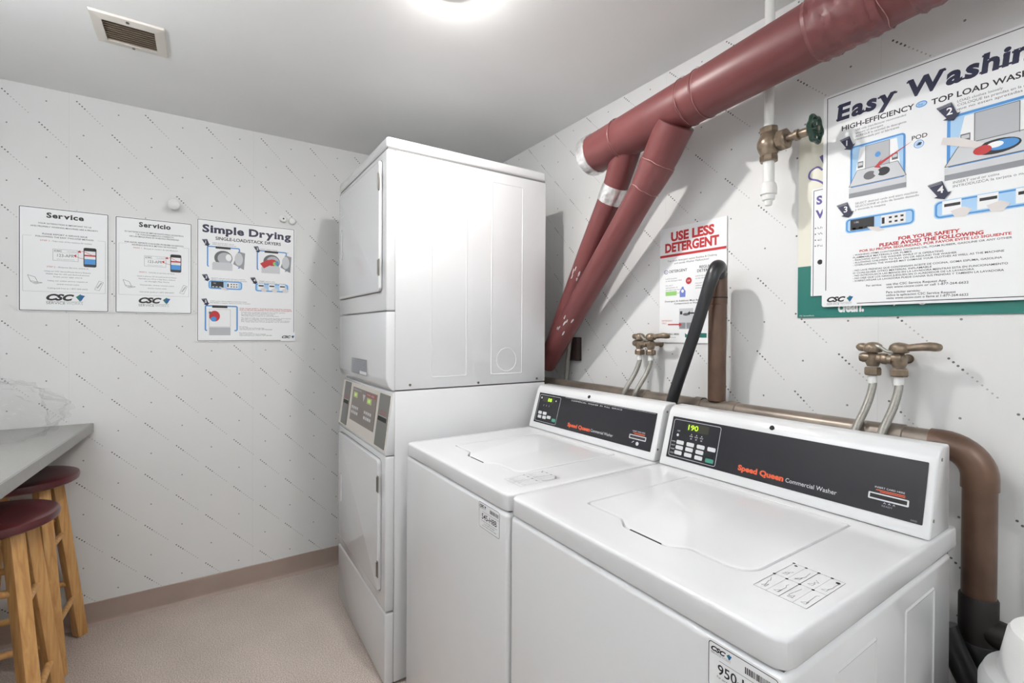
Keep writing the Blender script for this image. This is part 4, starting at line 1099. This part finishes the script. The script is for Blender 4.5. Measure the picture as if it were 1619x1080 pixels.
# Simple Drying poster
W_, H_ = 0.428, 0.584
t = poster('drying_poster', 'white instruction poster headed Simple Drying beside the stacked dryer', (0.0035, -1.503, 1.228), ROT_B, W_, H_)
P = Print()
P.line([(0.004, 0.004), (0.004, H_ - 0.004), (W_ - 0.006, H_ - 0.004), (W_ - 0.006, 0.045)], 0.0022, M_ink); P.line([(0.004, 0.004), (0.36, 0.004)], 0.0022, M_ink)
P.build('border_line', t, (0, 0, 0.0015))
P = Print(); P.serif('Simple Drying', 0.022, 0.523, 0.034, M_navy, 0.385); P.build('heading', t, (0, 0, 0.0015))
P = Print(); P.text('SINGLE-LOAD/STACK DRYERS', 0.075, 0.490, 0.0145, M_ink, w=0.285, bold=.02); P.build('subheading', t, (0, 0, 0.0015))
P = Print()
def dryer_pic(P, x, y, w, h, clothes, lv=2):
    P.frame(x - w * .16, y + h * .12, x + w * .86, y + h * 1.08, w * .04, M_blue, lv, r=w * .06)
    P.rect(x - w * .10, y - h * .02, x + w * .80, y + h * .98, M_paper, lv + 1)
    P.rect(x + w * .10, y + h * .98, x + w * .56, y + h * 1.08, M_ink, lv + 2)
    P.rect(x, y, x + w * .62, y + h * .30, M_silver, lv + 2)
    P.disc(x + w * .34, y + h * .56, w * .28, M_grey, lv + 2, ry=h * .34); P.disc(x + w * .38, y + h * .55, w * .22, M_lgrey, lv + 3, ry=h * .27)
    P.rect(x + w * .02, y + h * .02, x + w * .60, y + h * .36, M_silver, lv + 4)
    P.poly([(x + w * .64, y + h * .32), (x + w * .98, y + h * .08), (x + w * 1.02, y + h * .86), (x + w * .80, y + h * .92)], M_mgrey, lv + 4)
    P.disc(x + w * .82, y + h * .56, w * .13, M_silver, lv + 5, ry=h * .30)
    if clothes:
        P.disc(x + w * .36, y + h * .52, w * .17, M_red, lv + 5, ry=h * .16); P.disc(x + w * .46, y + h * .48, w * .08, M_lgreen, lv + 6, ry=h * .1); P.disc(x + w * .52, y + h * .50, w * .06, M_blue, lv + 6, ry=h * .12)
        P.poly([(x - w * .05, y + h * .44), (x + w * .22, y + h * .66), (x + w * .30, y + h * .40), (x + w * .08, y + h * .22)], M_red, lv + 6)
    else: P.disc(x + w * .50, y + h * .60, w * .09, M_paper, lv + 5, ry=h * .16)
for fn_, ar_ in ((dryer_pic, (0.062, 0.345, 0.135, 0.105, False)), (dryer_pic, (0.272, 0.345, 0.135, 0.105, True)), (panel_pic, (0.046, 0.252, 0.142, 0.042)), (card_pic, (0.244, 0.250, 0.152, 0.042))):
    P = Print(); fn_(P, *ar_); P.build('dryer_illustration' if fn_ is dryer_pic else 'panel_illustration' if fn_ is panel_pic else 'card_illustration', t, (0, 0, 0.0015))
for ax_, ay_, as_, an_ in ((0.020, 0.455, 0.034, '1'), (0.236, 0.445, 0.032, '2'), (0.020, 0.288, 0.034, '3'), (0.222, 0.286, 0.034, '4'), (0.018, 0.172, 0.034, '5')):
    P = Print(); arrow_tag(P, ax_, ay_, as_, an_, 9); P.build('step_arrow', t, (0, 0, 0.0015))
P = Print()
x, y, w, h = 0.050, 0.030, 0.105, 0.150
P.frame(x - .018, y + .02, x + w + .014, y + h - .006, .006, M_blue, 2, r=.008); P.rect(x - .008, y - .006, x + w, y + h - .012, M_paper, 3)
P.rect(x + .012, y + h - .018, x + .075, y + h - .006, M_ink, 4); P.rect(x, y, x + .088, y + .038, M_lgrey, 4); P.frame(x, y + .04, x + .088, y + .125, .001, M_mgrey, 4)
P.disc(x + .022, y + .092, .022, M_red, 5, ry=.026); P.disc(x + .018, y + .078, .012, M_blue, 6, ry=.012); P.disc(x + .004, y + .108, .006, M_grey, 6)
P.build('dryer_illustration', t, (0, 0, 0.0015))
P = Print()
def para(P, x, y, lines, h, m, dy, w, bold=0.0, al='L'):
    for k, (s, f) in enumerate(lines): P.text(s, x, y - k * dy, h, m, al, w=w * f, bold=bold)
para(P, 0.062, 0.472, [('CLEAN lint screen before each use', .9), ('LIMPIE el filtro de pelusas antes de usar', 1)], .0048, M_grey, .008, .10)
para(P, 0.266, 0.462, [('LOAD clothes loosely', .6), ('COLOQUE las prendas sin apretar', 1)], .0048, M_grey, .008, .13)
para(P, 0.058, 0.302, [('SELECT desired cycle and start machine', .95), ('SELECCIONE el ciclo de secado deseado', 1)], .0048, M_grey, .008, .15)
para(P, 0.262, 0.300, [('INSERT card or coins', .6), ('INTRODUZCA la tarjeta o monedas', 1)], .0048, M_grey, .008, .12)
para(P, 0.054, 0.192, [('START machine. Remove clothes promptly when finished', .9), ('ENCIENDA la maquina. Retire las prendas al terminar', 1)], .0048, M_grey, .008, .17)
para(P, 0.178, 0.160, [('FOR YOUR SAFETY, PLEASE AVOID THE FOLLOWING', .98), ('POR SU PROPIA SEGURIDAD, POR FAVOR EVITE LO SIGUIENTE', 1)], .0052, M_red, .008, .235, .01)
para(P, 0.184, 0.143, [('Drying items containing cooking oil, foam rubber, gasoline', .92), ('or any other flammable materials or fumes', .7), ('Reaching into the dryer while it is operating', .66), ('Allowing children to play on or around the dryer', .78)], .0042, M_grey, .0062, .215)
para(P, 0.184, 0.114, [('No seque prendas que contengan aceite de cocina, goma espuma', 1), ('gasolina o cualquier otro material inflamable', .8), ('No introduzca las manos en la secadora mientras funciona', .98), ('No deje que los ninos jueguen en la secadora', .96)], .0042, M_grey, .0062, .225)
para(P, 0.176, 0.070, [('For service:', .25), ('use the CSC Service Request App', .75), ('visit www.cscsw.com or call 1-877-264-6622', 1)], .0042, M_ink, .0066, .145)
para(P, 0.176, 0.040, [('Para solicitar servicio:', .4), ('utilice la aplicacion CSC Service Request', .8), ('visite www.cscsw.com o llame al 1-877-264-6622', 1)], .0042, M_ink, .0066, .145)
P.build('body_text', t, (0, 0, 0.0015))
P = Print(); csc_logo(P, 0.366, 0.016, 0.0115, False); P.build('logo', t, (0, 0, 0.0015))

# right wall: large poster partly hidden behind (cream with green foot band)
t = poster('laundry_poster', 'cream poster with purple script and a green foot band, hanging behind the others', (1.986, -0.0020, 1.330), ROT_R, 0.50, 0.545, M_cream, r=0.001)
P = Print(); P.rect(0, 0, 0.50, 0.150, M_teal, 1); P.text('clean.', 0.107, 0.015, 0.030, M_white, lv=2, w=0.062, bold=.04); P.text('y', 0.232, 0.033, 0.020, M_white, lv=2); P.text('g', 0.285, 0.033, 0.020, M_white, lv=2); P.text('CSC ServiceWorks', 0.006, 0.004, 0.0035, M_white, lv=2, w=.04)
P.build('green_band', t, (0, 0, 0.0015))
P = Print()
sp = smoothpath([(0.068, 0.420, 0), (0.055, 0.432, 0), (0.036, 0.424, 0), (0.034, 0.405, 0), (0.058, 0.392, 0), (0.074, 0.374, 0), (0.062, 0.350, 0), (0.045, 0.352, 0)], 5)
P.line([(p.x - .004, p.y) for p in sp], 0.005, M_purple); sp2 = [(0.060, 0.462), (0.076, 0.425)]
P.line(sp2, 0.009, M_purple); P.build('script_lettering', t, (0, 0, 0.0015))
t = poster('notice_sheet', 'white bordered notice mostly hidden behind the Easy Washing poster', (2.024, -0.0065, 1.392), ROT_R, 0.40, 0.308, M_paper, r=0.001)
P = Print(); P.line([(0.006, 0.0), (0.006, 0.302), (0.39, 0.302)], 0.0016, M_ink)
P.build('border_line', t, (0, 0, 0.0015))
P = Print(); P.text('S', 0.013, 0.262, 0.022, M_purple, bold=.04); P.text('V', 0.011, 0.222, 0.022, M_purple, bold=.04)
for k, s in enumerate(['Use less', 'Wash in', 'cold', 'Full load', ]): P.disc(0.011, 0.194 - k * .017, .0018, M_ink, n=8); P.text(s, 0.017, 0.191 - k * .017, 0.006, M_grey, w=0.05)
P.disc(0.024, 0.096, 0.007, M_ink)
P.build('notice_text', t, (0, 0, 0.0015))

# Easy Washing poster
W_, H_ = 0.472, 0.590
t = poster('washing_poster', 'large white instruction poster headed Easy Washing on the right wall', (2.0560, -0.0120, 1.359), ROT_R, W_, H_)
P = Print()
P.line([(0.010, 0.046), (0.010, H_ - 0.007), (W_ - 0.010, H_ - 0.007), (W_ - 0.010, 0.007), (0.086, 0.007)], 0.0018, M_ink); P.build('border_line', t, (0, 0, 0.0015))
P = Print(); P.serif('Easy Washing', 0.034, 0.513, 0.040, M_navy, 0.402, shear=0.10); P.build('heading', t, (0, 0, 0.0015))
P = Print(); P.text('HIGH-EFFICIENCY', 0.046, 0.481, 0.0125, M_ink, w=0.158, bold=0.02); P.text('TOP LOAD WASHERS', 0.237, 0.477, 0.0130, M_ink, w=0.196, bold=.02)
P.build('subheading', t, (0, 0, 0.0015))
P = Print(); P.circ(0.218, 0.487, 0.0110, 0.002, M_blue, 1, ry=0.0075); P.disc(0.218, 0.487, .0085, M_lblue, 1, ry=.0055); P.text('he', 0.2125, 0.4835, 0.0065, M_blue, lv=2)
P.build('emblem', t, (0, 0, 0.0015))
P = Print(); P.text('POD', 0.200, 0.404, 0.0100, M_ink, w=0.030, bold=.012); P.circ(0.214, 0.391, 0.0100, 0.0015, M_blue); P.disc(0.214, 0.391, .007, M_lblue); P.poly([(.209, .389), (.214, .395), (.220, .394), (.217, .388)], M_navy, 2)
P.build('pod_symbol', t, (0, 0, 0.0015))
for fn_, ar_, nm_ in ((washer_pic, (0.065, 0.292, 0.125, 0.135, 1), 'washer_illustration'), (washer_pic, (0.263, 0.287, 0.170, 0.147, 2), 'washer_illustration'), (panel_pic, (0.057, 0.197, 0.151, 0.040), 'panel_illustration'), (card_pic, (0.244, 0.199, 0.190, 0.043), 'card_illustration')):
    P = Print(); fn_(P, *ar_); P.build(nm_, t, (0, 0, 0.0015))
for ax_, ay_, as_, an_ in ((0.042, 0.422, 0.038, '1'), (0.247, 0.424, 0.044, '2'), (0.036, 0.240, 0.042, '3'), (0.232, 0.244, 0.044, '4')):
    P = Print(); arrow_tag(P, ax_, ay_, as_, an_, 12); P.build('step_arrow', t, (0, 0, 0.0015))
P = Print()
para(P, 0.079, 0.470, [('USE only manufacturer recommended', .97), ('amount of detergent', .55), ('AGREGUE la cantidad de detergente', .98), ('recomendada por el fabricante', .85)], .0052, M_grey, .0085, .112)
para(P, 0.284, 0.464, [('LOAD clothes loosely', .5), ('COLOQUE las prendas en la maquina', .9), ('que no esten apretadas', .7)], .0056, M_grey, .009, .15)
para(P, 0.080, 0.272, [('SELECT desired cycle and start machine', .98), ('SELECCIONE el ciclo de lavado deseado', 1), ('y encienda la maquina', .5)], .0052, M_grey, .0080, .135)
para(P, 0.278, 0.277, [('INSERT card or coins', .55), ('INTRODUZCA la tarjeta o monedas', 1)], .0056, M_grey, .009, .14)
P.text('FOR YOUR SAFETY', 0.233, 0.1620, 0.0080, M_red, 'C', w=0.116, bold=.04); P.text('PLEASE AVOID THE FOLLOWING', 0.233, 0.1512, 0.0080, M_red, 'C', w=0.196, bold=.04)
P.text('POR SU PROPIA SEGURIDAD, POR FAVOR EVITE LO SIGUIENTE', 0.233, 0.1430, 0.0056, M_red, 'C', w=0.284, bold=.03)
para(P, 0.076, 0.1345, [('- WASHING ITEMS CONTAINING COOKING OIL, FOAM RUBBER, GASOLINE OR ANY OTHER', 1), ('  FLAMMABLE MATERIALS OR FUMES', .42), ('- REACHING INTO THE WASHER WHILE IT IS OPERATING', .62), ('- ALLOWING CHILDREN TO PLAY ON OR AROUND THE WASHER', .70), ('- OVERLOADING THE WASHER MAY DAMAGE YOUR CLOTHES AS WELL AS THE MACHINE', .96)], .0042, M_ink, .0068, .300, .01)
para(P, 0.076, 0.0930, [('- NO LAVE PRENDAS QUE CONTENGAN ACEITE DE COCINA, GOMA ESPUMA, GASOLINA', .95), ('  O CUALQUIER OTRO MATERIAL INFLAMABLE', .55), ('- NO INTRODUZCA LAS MANOS EN LA LAVADORA MIENTRAS ESTA EN FUNCIONAMIENTO', .98), ('- NO DEJE QUE LOS NINOS JUEGUEN EN O ALREDEDOR DE LA LAVADORA', .80), ('- SOBRECARGAR LA LAVADORA PUEDE DANAR SUS PRENDAS Y TAMBIEN LA LAVADORA', .96)], .0042, M_ink, .0070, .300, .01)
P.text('For service:', 0.107, 0.050, .0048, M_ink, w=.034, bold=.01)
para(P, 0.151, 0.050, [('use the CSC Service Request App', .75), ('visit www.cscsw.com or call 1-877-264-6622', 1)], .0052, M_ink, .0076, .156, .01)
para(P, 0.151, 0.0295, [('Para solicitar servicio:', .44), ('utilice la aplicacion CSC Service Request', .86), ('visite www.cscsw.com o llame al 1-877-264-6622', 1)], .0052, M_ink, .0076, .156, .01)
P.build('body_text', t, (0, 0, 0.0015))
P = Print(); csc_logo(P, 0.013, 0.014, 0.0125, True); P.build('logo', t, (0, 0, 0.0015))

# Use Less Detergent poster
W_, H_ = 0.278, 0.432
t = poster('detergent_poster', 'white poster reading USE LESS DETERGENT in red behind the black drain hose', (1.480, -0.0030, 1.247), ROT_R, W_, H_, r=0.001)
P = Print()
P.text('USE LESS', W_ / 2 + .002, 0.381, 0.0310, M_red, 'C', w=0.180, bold=.045); P.text('DETERGENT', W_ / 2 - .002, 0.341, 0.0310, M_red, 'C', w=0.225, bold=.045)
P.rect(0.001, 0.322, W_ - 0.001, 0.331, M_red); P.build('heading', t, (0, 0, 0.0015))
P = Print()
P.text('Too much detergent causes Residue & Clothing', W_ / 2, .3035, .0062, M_ink, 'C', w=.205); P.text('and causes Washer Malfunction!', W_ / 2, .293, .0062, M_ink, 'C', w=.145)
P.text('DETERGENT', .045, .262, .0095, M_ink, w=.078, bold=.012); P.text('REGULAR', .205, .266, .0095, M_ink, 'C', w=.062, bold=.012); P.text('DETERGENT', .205, .253, .0095, M_ink, 'C', w=.080, bold=.012)
for x0 in (.028, .158):
    for k, (s, f) in enumerate([('Look for the symbol', .7), ('on the detergent label', 1), ('', 0), ('Use only 2', .45), ('tablespoons of', .75), ('detergent per load', .95)]):
        if s: P.text(s, x0, .238 - k * .0085, .0045, M_grey, w=.072 * f)
P.text('Detergent & Additives Must Be Poured Into the', .138, .152, .0058, M_ink, 'C', w=.225, bold=.01); P.text('Compartment or Product Tray', .138, .1425, .0058, M_ink, 'C', w=.14, bold=.01)
P.text('DETERGENT', .012, .079, .0055, M_red, w=.048); P.text('ONLY', .012, .0695, .0055, M_red, w=.022)
P.text('1-800-962-3800', .014, .028, .0072, M_ink, w=.076, bold=.012); P.text('www.maclaundry.com', .024, .018, .0045, M_grey, w=.052)
P.build('body_text', t, (0, 0, 0.0015))
P = Print()
P.circ(.030, .266, .0095, .002, M_purple, ry=.0075); P.text('he', .024, .263, .007, M_purple)
P.build('symbol', t, (0, 0, 0.0015)); P = Print()
P.disc(.130, .226, .0125, M_red); P.text('OR', .1235, .223, .0065, M_white, lv=2, w=.013); P.build('or_badge', t, (0, 0, 0.0015)); P = Print()
P.rect(.028, .176, .078, .192, M_lgreen); P.line([(.078, .184), (.09, .184)], .002, M_lgreen)
P.poly([(.092, .168), (.116, .168), (.117, .190), (.110, .198), (.108, .206), (.101, .206), (.098, .198), (.091, .190)], mat('bottle blue ink', srgb(110, 128, 200), .5)); P.disc(.104, .190, .006, M_white, 2)
P.build('bottle_illustration', t, (0, 0, 0.0015)); P = Print()
P.rect(.090, .050, .150, .126, M_silver); P.rect(.092, .052, .118, .074, M_mgrey, 2); P.rect(.122, .052, .148, .074, M_mgrey, 2); P.rect(.094, .104, .104, .116, M_ink, 2); P.disc(.120, .104, .014, M_grey, 2, ry=.005)
P.poly([(.126, .108), (.136, .116), (.136, .1105), (.165, .1105), (.165, .1055), (.136, .1055), (.136, .100)], M_ink, 3)
P.poly([(.040, .065), (.040, .0695), (.090, .0695), (.090, .075), (.102, .067), (.090, .059), (.090, .065)], M_red, 3)
P.build('tray_illustration', t, (0, 0, 0.0015))
P = Print(); P.poly([(.116, .020), (.116, .036), (.124, .030), (.132, .036), (.132, .020)], M_teal); P.rect(.136, .020, .205, .036, M_teal); P.text('MAC-GRAY', .210, .020, .014, M_ink, w=.055, bold=.02); P.build('logo', t, (0, 0, 0.0015))

# wall bumpers above the notices
XR = Matrix.Rotation(PI / 2, 4, 'Y')
t = thing('wall_bumper', 'white round plastic bumper knob on the back wall above the Servicio notice', 'bumper', (0.001, -1.590, 1.854))
latheo('base_disc', [(0, 0), (0.021, 0), (0.021, 0.004), (0.017, 0.009), (0.010, 0.011), (0, 0.011)], M_plastic, t, 24, XR)
latheo('knob_head', [(0.009, 0.009), (0.009, 0.026), (0.022, 0.030), (0.0245, 0.038), (0.022, 0.046), (0.013, 0.051), (0, 0.052)], M_plastic, t, 24, XR)
t = thing('wall_hook', 'white two-lobed plastic hook plate above the Simple Drying poster', 'hook', (0.001, -1.110, 1.854))
bm = bmesh.new()
for y in (-0.022, 0.020): lathe(bm, [(0, 0), (0.019, 0), (0.019, 0.006), (0.014, 0.012), (0, 0.014)], 24, Matrix.Translation((0, y, -0.003 if y > 0 else .003)) @ XR)
bmesh.ops.recalc_face_normals(bm, faces=bm.faces); finish('hook_plate', bm, M_plastic, t, smooth=True)
latheo('screw', [(0.004, 0.0145), (0.004, 0.0155), (0, 0.016)], M_gap, t, 12, Matrix.Translation((0, -0.022, 0.003)) @ XR)

# ---------------------------------------------------------------- counter, bag, stools
bm = bmesh.new()
def cpoly(z): return [(0.003, -1.872, z), (2.10, -1.978, z), (2.10, RY + 0.002, z), (0.003, RY + 0.002, z)]
top = 0.879; th = 0.040
vb = [bm.verts.new(p) for p in cpoly(top - th)]; vt = [bm.verts.new(p) for p in cpoly(top)]
f_ = [bm.faces.new(vt), bm.faces.new(vb[::-1])]
for k in range(4): bm.faces.new((vb[k], vb[(k + 1) % 4], vt[(k + 1) % 4], vt[k]))
bmesh.ops.recalc_face_normals(bm, faces=bm.faces)
bmesh.ops.bevel(bm, geom=[e for e in bm.edges], offset=0.0015, segments=1, profile=.5, affect='EDGES')
t = thing('folding_counter', 'grey laminate folding counter along the left wall above the stools', 'counter', (1.0, RY, 0))
c = finish('countertop', bm, M_counter, t); c.location = (-1.0, -RY, 0)
boxo('wall_cleat', (-0.97, 0.003, top - th - 0.09, 1.08, 0.04, top - th - 0.0005), M_wood, t)
boxo('end_panel', (1.03, 0.003, 0.0, 1.06, 0.50, top - th - 0.0005), M_counter, t)
# laminate seam along the front edge
bm = bmesh.new(); v_ = [bm.verts.new(p) for p in ((-0.99, 0.6245, top + .0003), (1.09, 0.5193, top + .0003), (1.09, 0.518, top + .0003), (-0.99, 0.6232, top + .0003))]
bm.faces.new(v_); finish('edge_seam', bm, M_grey, t)

# crumpled clear plastic bag
bm = bmesh.new()
bmesh.ops.create_icosphere(bm, subdivisions=6, radius=1.0)
for v in bm.verts:
    p = v.co.copy()
    q = p * 1.9 + Vector((3.1, 1.7, 0.4))
    d1 = noise.voronoi(p * 1.9 + Vector((5, 2, 1)))[0]; d2 = noise.voronoi(p * 4.3 + Vector((1, 7, 3)))[0]
    f1 = min(1.0, (d1[1] - d1[0]) * 1.6); f2 = min(1.0, (d2[1] - d2[0]) * 1.8)
    k = 0.98 - 0.17 * f1 + 0.09 * f2 + 0.12 * noise.noise(q * 0.8)
    x = p.x * 0.21 * k; y = p.y * 0.235 * k; z = p.z * 0.130 * k
    z = z + 0.098
    if z < 0.004: z = 0.004 + abs(z) * 0.02
    v.co = Vector((x, y, z))
o = finish('plastic_bag', bm, M_bag, None, smooth=False, loc=(0.235, -2.15, top))
for pl in o.data.polygons: pl.use_smooth = True
tag(o, 'crumpled clear plastic bag lying on the grey counter by the wall', 'bag')

def stool(label, cx, cy, rot):
    t = thing('bar_stool', label, 'stool', (cx, cy, 0), (0, 0, math.radians(rot)), 'wooden stools under the counter')
    SH = 0.722
    latheo('seat', [(0, SH - 0.032), (0.155, SH - 0.032), (0.165, SH - 0.026), (0.168, SH - 0.014), (0.165, SH - 0.004), (0.156, SH), (0.10, SH - 0.001), (0, SH - 0.003)], M_seat, t, 56)
    rt, rb = 0.108, 0.200
    def legp(a, z):
        r_ = rb + (rt - rb) * z / (SH - 0.033); return Vector((r_ * math.cos(a), r_ * math.sin(a), z))
    for k in range(4):
        a = PI / 2 * k
        bm = bmesh.new()
        P0, P1 = legp(a, 0.0), legp(a, SH - 0.033)
        rad = Vector((math.cos(a), math.sin(a), 0)); tan = Vector((-math.sin(a), math.cos(a), 0))
        vs_ = []
        for P_, s_ in ((P0, 0.0195), (P1, 0.0195)):
            vs_.append([bm.verts.new(P_ + rad * s_ * i + tan * s_ * j) for i, j in ((1, 0), (0, 1), (-1, 0), (0, -1))] if False else [bm.verts.new(P_ + (rad * i + tan * j) * s_) for i, j in ((1, 1), (-1, 1), (-1, -1), (1, -1))])
        bm.faces.new(vs_[0][::-1]); bm.faces.new(vs_[1])
        for i in range(4): bm.faces.new((vs_[0][i], vs_[0][(i + 1) % 4], vs_[1][(i + 1) % 4], vs_[1][i]))
        bmesh.ops.recalc_face_normals(bm, faces=bm.faces)
        bmesh.ops.bevel(bm, geom=list(bm.edges), offset=0.005, segments=2, profile=.5, affect='EDGES')
        finish('leg', bm, M_wood, t, smooth=True)
        a2 = a + PI / 2
        for z in ((0.175, 0.455) if k % 2 == 0 else (0.235, 0.515)):
            tubeo('rung', [legp(a, z), legp(a2, z)], 0.0105, M_wood, t, 14)
    return t
stool('wooden stool with maroon seat standing by the back wall under the counter end', 0.185, -2.055, 42)
stool('wooden stool with maroon seat nearer the viewer, lower left of the picture', 0.665, -2.025, 47)

# ---------------------------------------------------------------- things at lower right
t = thing('plastic_bucket', 'white round plastic tub with a stepped lid right of the nearest washer', 'bucket', (2.578, -0.31, 0.0))
latheo('tub', [(0, 0.0), (0.110, 0.0), (0.118, 0.01), (0.122, 0.66), (0.126, 0.672), (0.126, 0.690), (0.119, 0.708), (0.106, 0.715), (0, 0.715)], M_plastic, t, 56)
latheo('lid', [(0.104, 0.715), (0.102, 0.72), (0.094, 0.765), (0.091, 0.782), (0.087, 0.789), (0.080, 0.790), (0.058, 0.788), (0.052, 0.782), (0.048, 0.762), (0, 0.760)], M_plastic, t, 56)
tag(tubeo('discharge_hose', smoothpath([(2.36, -0.145, 0.66), (2.385, -0.148, 0.60), (2.43, -0.150, 0.52), (2.50, -0.148, 0.45), (2.62, -0.148, 0.39), (2.80, -0.148, 0.36), (3.2, -0.148, 0.35)], 8), 0.023, M_black),
    'thick black hose sagging from behind the nearest washer towards the tub', 'hose')
